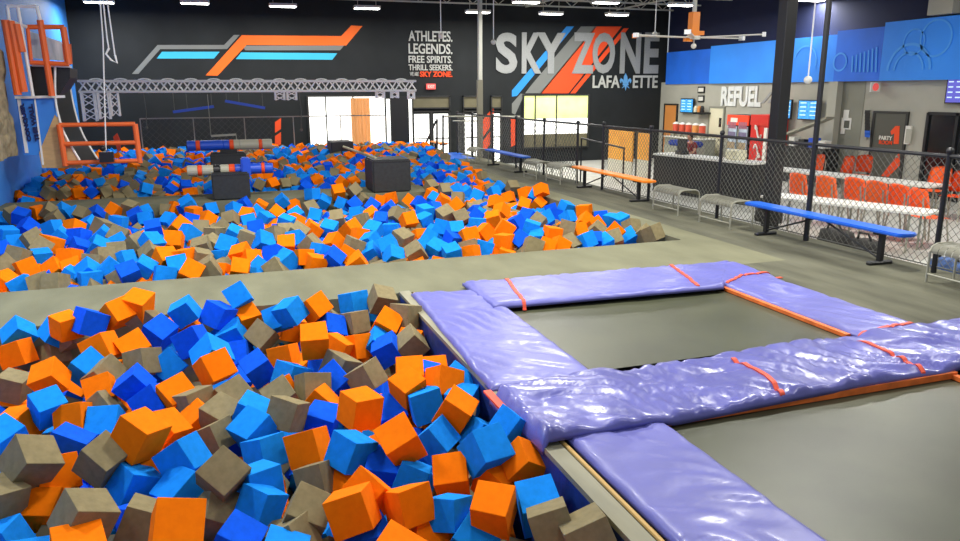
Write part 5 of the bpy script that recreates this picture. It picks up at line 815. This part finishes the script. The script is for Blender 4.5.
# flat panel painted darker for the shade of the recess, with column
A = at_x(841, 84, XR-.005); B = at_x(866, 84, XR-.005); bm = nb(); box(bm, (XR-.012, B.y, -.6), (XR-.002, A.y, 2.42)); o = obj('wall_recess_shade', bm, M_gwall2); o['kind'] = 'structure'
A = at_x(832, 84, XR-.1); B = at_x(841, 84, XR-.1); bm = nb(); box(bm, (XR-.22, B.y, -.6), (XR-.001, A.y, 2.42)); o = obj('trim_2', bm, M_gwall); o['kind'] = 'structure'
def X4(pts): return [(650+x/3.097, y/3.097) for x, y in pts]
# REFUEL lettering
A = at_x(721, 106, XR-.02); B = at_x(761, 104.5, XR-.02); D = at_x(721, 86.5, XR-.02); B.z = A.z; D.y = A.y
o = txt('REFUEL', 'refuel_sign', mat('white_sign_letters', (222, 224, 220), .5), None, A, B, D, .03, .04); tag(o, 'big pale REFUEL lettering on the grey wall above the coolers', 'sign')
bm = nb()
for k in (0, 6): prism(bm, pxX([(761+k, 103), (770+k, 92), (773+k, 92), (764+k, 103)], XR-.02), (.015, 0, 0))
tag(obj('wall_stripe', bm, M_glet), 'pale slanted stripes right of the REFUEL lettering', 'wall graphic')
def screen(x0, y0, x1, y1, lab, m=M_screen, lines=True):
    o, A, B = onwall('menu_screen', x0, y0, x1, y1, M_blk, XR-.16, .06); tag(o, lab, 'screen')
    y_0, y_1 = min(A.y, B.y)+.03, max(A.y, B.y)-.03; bm = nb(); box(bm, (XR-.165, y_0, A.z+.03), (XR-.161, y_1, B.z-.03)); obj('screen_glass', bm, m, o)
    if lines:
        for c_ in range(2):
            for k in range(4):
                bm = nb(); yy = y_1-(y_1-y_0)*(.08+.5*c_); zz = B.z-.08-(B.z-A.z-.12)*k/4; box(bm, (XR-.169, yy-(y_1-y_0)*.3, zz-.03), (XR-.166, yy, zz))
                obj('menu_line', bm, mat('pale_screen_text', (205, 232, 245), .4, emit=.6), o)
screen(680, 98.5, 693.5, 112.5, 'blue menu screen on the wall left of the REFUEL lettering')
screen(785, 99.5, 792, 119, 'narrow visible blue menu screen just right of the thick black column')
screen(797, 100, 820.5, 119.5, 'wide blue menu screen right of the thick black column')
screen(944, 77.5, 966, 103.5, 'violet screen high at the right edge of the picture', M_pscreen)
for x0, y0, x1, y1, lab in ((697.5, 86.5, 704.5, 93, 'upper small framed notice above the little shelf'), (697.5, 95.5, 704, 102, 'lower small framed notice above the little shelf')):
    o, A, B = onwall('framed_notice', x0, y0, x1, y1, M_blk); tag(o, lab, 'notice'); y_0, y_1 = min(A.y, B.y)+.05, max(A.y, B.y)-.05; bm = nb(); box(bm, (XR-.05, y_0, A.z+.05), (XR-.041, y_1, B.z-.05)); obj('paper', bm, M_white, o)
o, A, B = onwall('wall_shelf', 693, 112.5, 705, 114, M_blk, XR-.3, .3); tag(o, 'small black shelf beside the left menu screen', 'shelf')
for k, (x0, c_) in enumerate(((695.5, M_cream), (699, M_odoor), (702, M_blk))):
    A = at_x(x0, 112.3, XR-.2); bm = nb(); tube(bm, [(XR-.2, A.y, A.z), (XR-.2, A.y, A.z+.16), (XR-.2, A.y, A.z+.24)], [.08, .08, .04], 10); tag(obj('canister', bm, c_), ('cream', 'tan', 'black')[k]+' canister standing on the small black wall shelf', 'canister', 'canisters on the wall shelf')
# back counter with drink dispensers
A = at_x(665, 133, XR-1.0); B = at_x(702, 133, XR-1.0)
bm = nb(); box(bm, (XR-1.0, B.y, -.6), (XR-.4, A.y, .42)); t = tag(obj('back_counter', bm, M_gwall2), 'grey back counter under the drink dispensers', 'counter')
bm = nb(); box(bm, (XR-1.05, B.y-.02, .42), (XR-.38, A.y+.02, .46)); obj('worktop', bm, M_white, t)
ord_ = ['leftmost', 'second from left', 'third from left', 'fourth from left', 'rightmost']
for k in range(5):
    yy = A.y-.35-(A.y-B.y-.7)*k/4; t = thing('drink_dispenser', '%s of the red and white drink dispensers on the back counter' % ord_[k], 'drink dispenser', (XR-.75, yy, .46), 'drink dispensers')
    bm = nb(); box(bm, (XR-.9, yy-.12, .461), (XR-.6, yy+.12, .62)); obj('base', bm, M_metal, t)
    bm = nb(); tube(bm, [(XR-.75, yy, .62), (XR-.75, yy, .92)], .12, 12); obj('tank', bm, mat('red_drink', (206, 84, 60), .3) if k != 3 else M_odoor, t)
    bm = nb(); tube(bm, [(XR-.75, yy, .92), (XR-.75, yy, .96), (XR-.75, yy, 1.0)], [.13, .11, .03], 12); obj('lid', bm, M_white, t)
# coolers
def cooler(x0, x1, ytop, lab, solid):
    X = XR-.85; A = at_x(x0, ytop, X); B = at_x(x1, ytop, X); y1_, y0_ = A.y, B.y; zt_ = A.z; t = thing('drinks_cooler', lab, 'drinks cooler', (X, (y0_+y1_)/2, -.6))
    bm = nb(); box(bm, (X, y0_, -.6), (X+.75, y1_, zt_)); obj('cabinet', bm, M_red if solid else M_blk, t)
    bm = nb(); box(bm, (X-.04, y0_, zt_-.34), (X-.001, y1_, zt_)); obj('header', bm, M_red if solid else mat('orange_red_header', (226, 62, 30), .4, emit=.25), t)
    if not solid:
        for h in (0, 1):
            ya = y0_+(y1_-y0_)*.5*h+.04; yb_ = ya+(y1_-y0_)*.5-.08
            bm = nb(); box(bm, (X-.03, ya, -.5), (X-.001, yb_, zt_-.38)); dd = obj('glass_door', bm, mat('lit_cooler_glass', (176, 190, 205), .2, noise_amt=.3, scale=4), t)
            bm = nb(); box(bm, (X-.06, yb_-.06, -.1), (X-.031, yb_-.02, .9)); obj('door_handle', bm, M_metal, dd)
            cols = [(70, 110, 180), (80, 90, 150), (170, 150, 120), (120, 110, 140), (150, 90, 110), (90, 120, 170)]
            for rw in range(5):
                bm = nb(); zz = -.42+rw*.34; box(bm, (X-.036, ya+.02, zz-.03), (X-.0305, yb_-.02, zz-.005))
                for k in range(5): yy = ya+.07+k*(yb_-ya-.12)/4.2; box(bm, (X-.042, yy-.035, zz), (X-.031, yy+.035, zz+.2))
                obj('bottle_row', bm, mat('bottles_%d' % rw, cols[rw], .3), dd)
        Aa = Vector((X-.041, y1_-.15, zt_-.26)); Bb = Vector((X-.041, y0_+.15, zt_-.26))
        bm = nb(); box(bm, (X-.046, y0_+.5*(y1_-y0_)-.0, zt_-.24), (X-.041, y1_-.2, zt_-.1)); obj('header_mark', bm, M_white, t)
    else:
        bm = nb(); box(bm, (X-.05, y0_+.02, -.5), (X-.0015, y0_+.16, zt_-.4)); obj('glass_edge', bm, M_white, t)
        bm = nb()  # white looping script
        for off in (0, .62):
            pts = [Vector((X-.055, y1_-.25-(y1_-y0_-.5)*(.5+.4*math.sin(a*1.0+off)), zt_-1.45+off+.1*a+.13*math.sin(a*2.2))) for a in [i*.35 for i in range(16)]]
            tube(bm, pts, .03, 6)
        obj('white_script', bm, M_white, t)
cooler(728.5, 750, 114.5, 'double door drinks cooler with orange red header full of bottles', False)
cooler(752, 770, 114.5, 'solid red cooler with white looping script beside the column', True)
# racks / stand right of column
t = thing('display_rack', 'dark display rack with sloped shelf below the blue menu screens', 'rack', at_x(806, 150, XR-.9))
X = XR-.9; A = at_x(786, 122, X); B = at_x(826, 122, X)
bm = nb(); box(bm, (X, B.y, -.6), (X+.6, A.y, .5)); obj('rack_body', bm, M_blk, t)
bm = nb(); prism(bm, [(X-.02, B.y, 1.42), (X-.02, B.y, 1.36), (X-.02, A.y, .82), (X-.02, A.y, .88)], (.3, 0, 0)); obj('sloped_shelf', bm, M_metal, t)
for k in range(4): yy = A.y-.2-k*(A.y-B.y-.4)/3; bm = nb(); box(bm, (X+.1, yy-.12, .5), (X+.35, yy+.12, .78-.06*(k % 2))); obj('tray', bm, (M_white, M_blk, M_lb, M_white)[k], t)
# party wall bits
p = at_x(875, 87, XR-.2); bm = nb(); box(bm, (XR-.36, p.y-.02, p.z-.13), (XR-.03, p.y+.02, p.z+.13)); o = tag(obj('exit_sign', bm, M_white), 'white plate sign with a red disc projecting under the blue band', 'exit sign'); bm = nb(); tube(bm, [(XR-.2, p.y-.03, p.z), (XR-.2, p.y-.021, p.z)], .105, 20); obj('red_disc', bm, M_exit, o)
for i, (x0, y0, x1, y1, lab) in enumerate(((843, 110, 849, 118, 'small white paper notice, upper of the two by the recess'), (840.5, 118, 851.5, 129, 'white notice with dark square, lower of the two'))):
    o, A, B = onwall('paper_notice', x0, y0, x1, y1, M_white, XR-.03, .015); tag(o, lab, 'notice')
    if i: q = at_x(847.5, 124, XR); bm = nb(); box(bm, (XR-.034, q.y-.1, q.z-.12), (XR-.0305, q.y+.1, q.z+.1)); obj('dark_square', bm, M_slate, o)
p = at_x(843.5, 131.5, XR); bm = nb(); box(bm, (XR-.04, p.y-.07, p.z-.07), (XR-.001, p.y+.07, p.z+.07)); tag(obj('light_switch', bm, M_white), 'white light switch plate below the paper notices', 'switch')
o, A, B = onwall('vertical_sign', 866, 110, 869.5, 140, M_gwall, XR-.1, .09); tag(o, 'narrow upright sign with black lettering left of party room door', 'sign')
for k in range(8):
    q = at_x(867.5, 112+k*3.3, XR-.1); bm = nb(); box(bm, (XR-.106, q.y-.09, q.z-.06), (XR-.101, q.y+.09, q.z+.05)); obj('letter_mark', bm, M_blk if k < 6 else M_bluepl, o)
o, A, B = onwall('number_sign', 903.5, 126, 911, 144, M_white, XR-.07, .06); tag(o, 'white upright number plate right of the party room door', 'sign')
q = at_x(907.5, 143, XR-.08); q2 = at_x(907.5, 129, XR-.08); txt('1', 'number', M_gwall, o, (XR-.075, q.y+.09, q.z), (XR-.075, q.y-.09, q.z), (XR-.075, q.y+.09, q2.z), .005, .05)

# ---- party tables and orange chairs
def party_table(x, y, L, W, lab, rz=0, ht=.74):
    t = thing('party_table', lab, 'table', (x, y, -.6), 'long white party tables')
    z = -.6+ht; c_, s_ = math.cos(rz), math.sin(rz)
    Q = lambda u, v, w_: Vector((x+u*c_-v*s_, y+u*s_+v*c_, w_))
    bm = nb(); prism(bm, [Q(-W/2, -L/2, z-.04), Q(W/2, -L/2, z-.04), Q(W/2, L/2, z-.04), Q(-W/2, L/2, z-.04)], (0, 0, .04)); obj('table_top', bm, M_white, t)
    for v in (-L/2+.3, 0, L/2-.3):
        for u in (-W/2+.1, W/2-.1): bm = nb(); tube(bm, [Q(u, v, -.6), Q(u, v, z-.04)], .02, 8); obj('leg', bm, M_metal, t)
def party_chair(x, y, rz, lab, first=[None]):
    if first[0] is None:
        t = thing('party_chair', lab, 'chair', (0, 0, 0), 'orange chairs around the party tables')
        bm = nb(); n = 8; V = []
        for i in range(n+1):
            row = []
            for j in range(n+1):
                u, v = i/n-.5, j/n-.5; row.append(bm.verts.new((u*.42, v*.42, .45-.03*math.cos(u*3)*math.cos(v*3)+.02)))
            V.append(row)
        for i in range(n):
            for j in range(n): bm.faces.new((V[i][j], V[i+1][j], V[i+1][j+1], V[i][j+1]))
        bmesh.ops.solidify(bm, geom=list(bm.faces), thickness=.02); obj('seat', bm, M_orchair, t, True)
        bm = nb(); V = []
        for i in range(n+1):
            row = []
            for j in range(n+1):
                u, v = i/n-.5, j/n; hw = .44-.06*v*v; row.append(bm.verts.new((u*hw, -.2-.06*v+.05*(2*u)**2, .53+.42*v-.04*(2*u)**2*v)))
            V.append(row)
        for i in range(n):
            for j in range(n): bm.faces.new((V[i][j], V[i+1][j], V[i+1][j+1], V[i][j+1]))
        bmesh.ops.solidify(bm, geom=list(bm.faces), thickness=.02); obj('backrest', bm, M_orchair, t, True)
        for sx in (-1, 1):
            for sy_ in (-1, 1): bm = nb(); tube(bm, [(sx*.21, sy_*.22, 0), (sx*.17, sy_*.17, .445)], .013, 8); obj('leg', bm, M_metal, t)
            bm = nb(); tube(bm, [(sx*.17, -.17, .44), (sx*.17, -.24, .62), (sx*.16, -.25, .8)], .012, 8); obj('back_support', bm, M_metal, t)
        first[0] = t; o = t
    else:
        src = first[0]; o = src.copy(); C.objects.link(o)
        for ch in list(src.children): c_ = ch.copy(); C.objects.link(c_); c_.parent = o; c_.matrix_parent_inverse = ch.matrix_parent_inverse
        o['label'] = lab
    o.location = (x, y, -.6); o.rotation_euler = (0, 0, rz); o.scale = (1.25, 1.2, 1.12)
A = at_z(747, 166, .14); B = at_z(930, 186, .14)
party_table((A.x+B.x)/2+.3, (A.y+B.y)/2, (A-B).length, .75, 'long white party table right behind the column and tall post', math.atan2(-(A.x-B.x), A.y-B.y))
A = at_z(770, 194, .14); B = at_z(935, 212, .14)
party_table((A.x+B.x)/2, (A.y+B.y)/2, (A-B).length, .7, 'nearer white party table seen just above the long blue bench', math.atan2(-(A.x-B.x), A.y-B.y))
ch = [(811, 166, 0, 'smallest, beside the column past the long table'), (806, 187, 1, 'between the tables next to the column'), (833, 190, 1, 'between the tables just past the tall post'), (840, 168, 0, 'past the long table, before the grey recess'),
      (858, 167, 0, 'past the long table, before the narrow upright sign'), (862, 192, 1, 'between the tables below the party room door'), (884, 196, 1, 'between the tables below the number plate'), (908, 200, 1, 'between the tables, second from the last post'),
      (930, 205, 1, 'largest, close to the last fence post'), (934, 181, 0, 'standing before the dark window beside the last post'), (957, 186, 0, 'at the picture edge past the last post')]
for k, (x, y, f_, w_) in enumerate(ch):
    p = at_z(x, y, .14); party_chair(p.x, p.y, (PI/2 if not f_ else -PI/2)+random.uniform(-.3, .3), 'orange plastic chair, '+w_)
# bags and shoes behind the fence
def bag(px, py, w_, h_, m, lab):
    p = at_z(px, py, -.6); bm = nb(); bmesh.ops.create_cube(bm, size=1); bmesh.ops.subdivide_edges(bm, edges=list(bm.edges), cuts=4, use_grid_fill=True)
    for v in bm.verts:
        q = v.co*2; k_ = (q.normalized()*1.1).lerp(q, .5) if q.length else q; n_ = 1+.15*noise.noise(q*2+Vector((px, 0, 0))); v.co = Vector((p.x+k_.x*w_/2*n_*.6, p.y+k_.y*w_/2*n_, -.6+h_/2+k_.z*h_/2*n_ if q.z > -.9 else -.6))
    o = tag(obj('duffel_bag', bm, m, None, True), lab, 'bag'); bm = nb(); tube(bm, [(p.x-.05, p.y-w_*.3, -.6+h_*.9), (p.x-.08, p.y-.1, -.6+h_*1.35), (p.x-.08, p.y+.1, -.6+h_*1.35), (p.x-.05, p.y+w_*.3, -.6+h_*.9)], .02, 6); obj('strap', bm, M_blk, o)
M_bag = mat('charcoal_canvas', (48, 46, 44), .8, noise_amt=.4, scale=7)
bag(768, 222, .6, .4, M_bag, 'charcoal bag behind the fence at the left end of blue bench'); bag(835, 248, .6, .35, M_bag, 'dark bag on the floor seen under the blue bench'); bag(865, 256, .5, .3, M_bag, 'dark bag behind the fence near the right bench foot')
bag(948, 285, .55, .4, mat('blue_patterned_canvas', (60, 84, 130), .8, noise_amt=.6, scale=14), 'blue patterned bag behind the silver bench at right edge')
def shoe(x, y, rz, m, lab):
    bm = nb(); c_, s_ = math.cos(rz), math.sin(rz); prof = [(-.13, .035, .10), (-.1, .04, .115), (-.04, .042, .11), (.02, .042, .075), (.08, .045, .055), (.13, .03, .04)]; R_s = []
    for u, hw, hh in prof: R_s.append([bm.verts.new((x+u*c_-v*s_, y+u*s_+v*c_, -.6+w_)) for v, w_ in ((-hw, 0), (hw, 0), (hw, hh*.7), (hw*.5, hh), (-hw*.5, hh), (-hw, hh*.7))])
    for a_, b_ in zip(R_s, R_s[1:]):
        for k_ in range(6): bm.faces.new((a_[k_], a_[(k_+1) % 6], b_[(k_+1) % 6], b_[k_]))
    bm.faces.new(R_s[0]); bm.faces.new(R_s[-1][::-1]); tag(obj('shoe', bm, m), lab, 'shoe', 'shoes left behind the fence')
for k in range(8):
    shoe(8.62+.1*(k % 2), 10.7-k*.42, .4*(-1)**k, (M_blk, M_bag, M_lb, M_white)[k % 4], '%s shoe, %s of the shoes behind the fence under the blue bench' % (('black', 'charcoal', 'blue', 'white')[k % 4], ('leftmost', 'second', 'third', 'fourth', 'fifth', 'sixth', 'seventh', 'rightmost')[k]))
# cup-like sanitizer bottles on the silver benches
# ---- orange boards behind the fence, lit look put into their colours
t = thing('orange_board', 'pair of orange boards coloured as if lit standing behind the fence by the counter', 'display board', at_z(630, 200, -.6))
X = 12.2
for x0, x1, y0, y1 in ((608, 633, 132, 158), (637, 651, 134, 159)):
    A = at_x(x0, y1, X); B = at_x(x1, y0, X); bm = nb(); box(bm, (X, B.y, A.z), (X+.05, A.y, B.z)); obj('orange_panel', bm, mat('lit_orange_panel', (255, 172, 60), .5, noise_amt=.12, scale=2), t)  # brightened orange carries the lit look, without emission
    bm = nb(); box(bm, (X, B.y, -.6), (X+.05, A.y, A.z)); obj('white_glow_base', bm, mat('pale_base_glow', (222, 216, 196), .5), t)  # white lower part paints the light the orange fades into
A = at_x(634, 200, X); B = at_x(637, 131, X); bm = nb(); box(bm, (X-.02, B.y, -.6), (X+.08, A.y, B.z)); obj('centre_post', bm, M_slate, t)
# ---- blue merchandise and till on the counter
def oncounter(f, off): return a.lerp(b, f)+s*off+Vector((0, 0, .011))
a = at_z(653, 153.5, .45); b = at_z(752, 163.5, .45)
p = oncounter(.2, .42); t = thing('cash_register', 'dark cash register screen standing on the white counter', 'cash register', p)
bm = nb(); box(bm, (p.x-.12, p.y-.16, p.z), (p.x+.12, p.y+.16, p.z+.1)); obj('base', bm, M_blk, t)
bm = nb(); box(bm, (p.x-.03, p.y-.2, p.z+.1), (p.x+.02, p.y+.2, p.z+.42)); obj('screen', bm, M_blk, t)
p = oncounter(.75, .4); bm = nb(); box(bm, (p.x-.15, p.y-.25, p.z), (p.x+.15, p.y+.25, p.z+.25)); bmesh.ops.bevel(bm, geom=list(bm.edges), offset=.02, segments=1, affect='EDGES'); tag(obj('snack_basket', bm, M_cream), 'cream snack basket at the right end of the counter', 'basket')
p = at_x(683, 142, XR-2.0); bm = nb(); box(bm, (p.x-.2, p.y-.9, -.6), (p.x+.3, p.y+.9, p.z-.15)); t = tag(obj('display_stand', bm, M_gwall2), 'low grey stand behind the counter holding blue shirts', 'stand')
bm = nb(); box(bm, (p.x-.18, p.y-.85, p.z-.149), (p.x+.28, p.y+.7, p.z+.05)); bmesh.ops.bevel(bm, geom=list(bm.edges), offset=.05, segments=2, affect='EDGES'); tag(obj('folded_shirts', bm, mat('dark_blue_cotton', (26, 50, 130), .9)), 'pile of folded blue shirts behind the counter, left of the person', 'shirts')

# ------------------------------------------------------------------ person behind the counter
def skin(name, verts, edges, radii, m, parent=None, sub=2, root=0):
    me = bpy.data.meshes.new(name); me.from_pydata([tuple(v) for v in verts], edges, []); o = bpy.data.objects.new(name, me); C.objects.link(o)
    md = o.modifiers.new('s', 'SKIN'); md.use_smooth_shade = True; sv = me.skin_vertices[0].data
    for i, r in enumerate(radii): sv[i].radius = r if isinstance(r, tuple) else (r, r)
    sv[root].use_root = True; ss = o.modifiers.new('u', 'SUBSURF'); ss.levels = sub; ss.render_levels = sub
    bpy.context.view_layer.update(); dg = bpy.context.evaluated_depsgraph_get(); m2 = bpy.data.meshes.new_from_object(o.evaluated_get(dg)); bpy.data.objects.remove(o)
    m2.materials.append(m); n = bpy.data.objects.new(name, m2); C.objects.link(n)
    for p_ in m2.polygons: p_.use_smooth = True
    if parent: n.parent = parent; n.matrix_parent_inverse = Matrix.Translation(parent.location).inverted()
    return n
pp = at_y(693.5, 140, 19.1); bx_, by_ = pp.x, pp.y; f0 = -.6
root = thing('person', 'person in dark red shirt standing behind the counter, dark hair, arms forward', 'person', (bx_, by_, f0))
fx = Vector((-1, -.25, 0)).normalized(); sd = Vector((-fx.y, fx.x, 0))
def Q(f_, l_, z): v = Vector((bx_, by_, f0))+fx*f_+sd*l_; v.z = f0+z; return v
V = [Q(0, 0, .92), Q(.02, 0, 1.12), Q(.07, 0, 1.32), Q(.1, 0, 1.44), Q(.13, 0, 1.50),
     Q(0, .1, .88), Q(.01, .11, .48), Q(0, .11, .08), Q(.12, .12, .03), Q(0, -.1, .88), Q(.01, -.11, .48), Q(0, -.11, .08), Q(.12, -.12, .03),
     Q(.09, .19, 1.38), Q(.2, .23, 1.15), Q(.42, .15, 1.12), Q(.09, -.19, 1.38), Q(.2, -.23, 1.15), Q(.42, -.12, 1.12)]
E_ = [(0,1),(1,2),(2,3),(3,4),(0,5),(5,6),(6,7),(7,8),(0,9),(9,10),(10,11),(11,12),(3,13),(13,14),(14,15),(3,16),(16,17),(17,18)]
rad = [(.14,.11),(.13,.1),(.15,.11),(.09,.08),.05,.09,.06,.045,.04,.09,.06,.045,.04,.055,.042,.03,.055,.042,.03]
skin('body', V, E_, rad, M_skin, root)
skin('shirt', [Q(0,0,.88),Q(.02,0,1.12),Q(.07,0,1.32),Q(.1,0,1.43),Q(.09,.19,1.38),Q(.15,.215,1.25),Q(.09,-.19,1.38),Q(.15,-.215,1.25)], [(0,1),(1,2),(2,3),(3,4),(4,5),(3,6),(6,7)], [(.17,.13),(.15,.12),(.17,.13),(.1,.09),.07,.062,.07,.062], M_shirt, root)
skin('trousers', [Q(0,0,.92),Q(0,.1,.86),Q(.01,.11,.48),Q(0,.11,.1),Q(0,-.1,.86),Q(.01,-.11,.48),Q(0,-.11,.1)], [(0,1),(1,2),(2,3),(0,4),(4,5),(5,6)], [(.17,.13),.105,.075,.06,.105,.075,.06], M_bag, root)
hc = Q(.17, 0, 1.61)
bm = nb(); bmesh.ops.create_uvsphere(bm, u_segments=20, v_segments=14, radius=1)
for v in bm.verts:
    q = v.co.copy(); l_ = q.y*.075; f_ = q.x*.095; z_ = q.z*.12
    if q.z < 0: l_ *= 1+q.z*.25; f_ *= 1+q.z*.08
    v.co = hc+fx*f_+sd*l_+Vector((0, 0, z_))
tube(bm, [hc+fx*.09+Vector((0, 0, .02)), hc+fx*.118+Vector((0, 0, -.02)), hc+fx*.09+Vector((0, 0, -.03))], [.008, .015, .01], 6)
for k in (-1, 1): ball(bm, hc+sd*.076*k, .02, (.6, .6, 1.3), 8, 6)
obj('head', bm, M_skin, root, True)
bm = nb()
for k in (-1, 1): ball(bm, hc+fx*.084+sd*.03*k+Vector((0, 0, .012)), .009, (1, 1, 1), 8, 6)
obj('eyes', bm, M_hair, root)
bm = nb(); bar(bm, hc+fx*.088+sd*.022+Vector((0, 0, -.055)), hc+fx*.088-sd*.022+Vector((0, 0, -.055)), .008); obj('mouth', bm, M_shirt, root)
bm = nb(); ball(bm, hc-fx*.018+Vector((0, 0, .03)), .1, (.98, .9, 1.12), 16, 12); bmesh.ops.bisect_plane(bm, geom=list(bm.verts)+list(bm.edges)+list(bm.faces), plane_co=hc+fx*.04+Vector((0, 0, .03)), plane_no=(fx-Vector((0, 0, .55))).normalized(), clear_outer=True); obj('hair', bm, M_hair, root, True)
for k, (l_, nm) in enumerate(((.15, 'hand'), (-.12, 'hand'))):
    base = Q(.42, l_, 1.12); bm = nb(); ball(bm, base+fx*.05, .045, (1, .9, .5), 10, 8)
    for j in range(4):
        o_ = sd*(.03-.02*j); L_f = (.06, .075, .07, .055)[j]; tube(bm, [base+fx*.07+o_, base+fx*(.07+L_f*.6)+o_+Vector((0, 0, -.005)), base+fx*(.07+L_f)+o_+Vector((0, 0, -.03))], [.011, .01, .008], 6)
    q_ = 1 if k else -1; tube(bm, [base+fx*.03+sd*.035*q_, base+fx*.07+sd*.065*q_], [.013, .009], 6); obj('hand', bm, M_skin, root, True)

root.scale = (.9, .9, .9)
# ------------------------------------------------------------------ ceiling fan and pull cords
YFN = 15.0
c = at_y(693, 37.5, YFN)
t = thing('ceiling_fan', 'large ceiling fan with orange hub and long white blades', 'ceiling fan', c)
A = at_y(689.5, 12, YFN); B = at_y(699, 36, YFN)
bm = nb(); box(bm, (c.x-.09, YFN-.09, c.z+.02), (c.x+.09, YFN+.09, A.z)); box(bm, (c.x+.09, YFN-.07, c.z+.05), (c.x+.24, YFN+.07, c.z+.14)); box(bm, (c.x-.24, YFN-.08, c.z-.09), (c.x-.06, YFN+.02, c.z-.02)); obj('motor_housing', bm, M_orpl, t)
bm = nb(); tube(bm, [(c.x, YFN, A.z), (c.x, YFN, ZC-.1)], .05, 10); obj('drop_rod', bm, M_joist, t)
bm = nb(); tube(bm, [(c.x, YFN, c.z-.04), (c.x, YFN, c.z+.03)], .16, 16); obj('hub', bm, M_white, t)
bm = nb(); ball(bm, (c.x+.03, YFN, c.z-.18), .06); tube(bm, [(c.x+.03, YFN, c.z-.15), (c.x+.03, YFN, c.z-.03)], .015, 6); obj('globe', bm, M_white, t)
for k, ang in enumerate((.15, PI-.12, .15+2.0*PI/6*1.0, PI+.9, -.75, PI+.05)[:6]):
    if k in (2,): continue
    L_b = 1.45 if k != 1 else 1.35
    d_ = Vector((math.cos(ang), math.sin(ang), 0)); bm = nb(); bar(bm, Vector((c.x, YFN, c.z))+d_*.15, Vector((c.x, YFN, c.z+.02))+d_*L_b, .12, .025); bmesh.ops.bevel(bm, geom=list(bm.edges), offset=.008, segments=1, affect='EDGES'); bl = obj('fan_blade', bm, M_white, t)
    bm = nb(); q = Vector((c.x, YFN, c.z+.02))+d_*L_b; bar(bm, q, q+d_*.07, .13, .09); obj('blade_tip', bm, M_orpl if k == 1 else M_silver, bl)
for px, y1, lab in ((493.5, 42, 'white pendant ball on a cord left of the letter S'), (441, 36, 'white pendant ball on a cord above the word ATHLETES'), (655, 34, 'white pendant ball on a cord in front of the letter E'), (654-0, 0, None), (808, 80, 'white pendant ball on a long cord before the blue band')):
    if not lab: continue
    Yp = 20 if px < 700 else 11; p = at_y(px, y1, Yp); t = thing('pendant_ball', lab, 'pendant', (p.x, Yp, p.z-.06), 'white pendant balls on cords')
    bm = nb(); tube(bm, [(p.x, Yp, p.z), (p.x, Yp, ZC-.15)], .012, 6); obj('cord', bm, M_silver, t)
    bm = nb(); ball(bm, p, .07); obj('ball', bm, M_white, t, True)
p = at_x(943, 8, XR-.3); bm = nb(); box(bm, (XR-.4, p.y-.35, 4.0), (XR+.2, p.y+.35, ZC)); struct('column', bm, M_gwall)
bpy.context.view_layer.update()
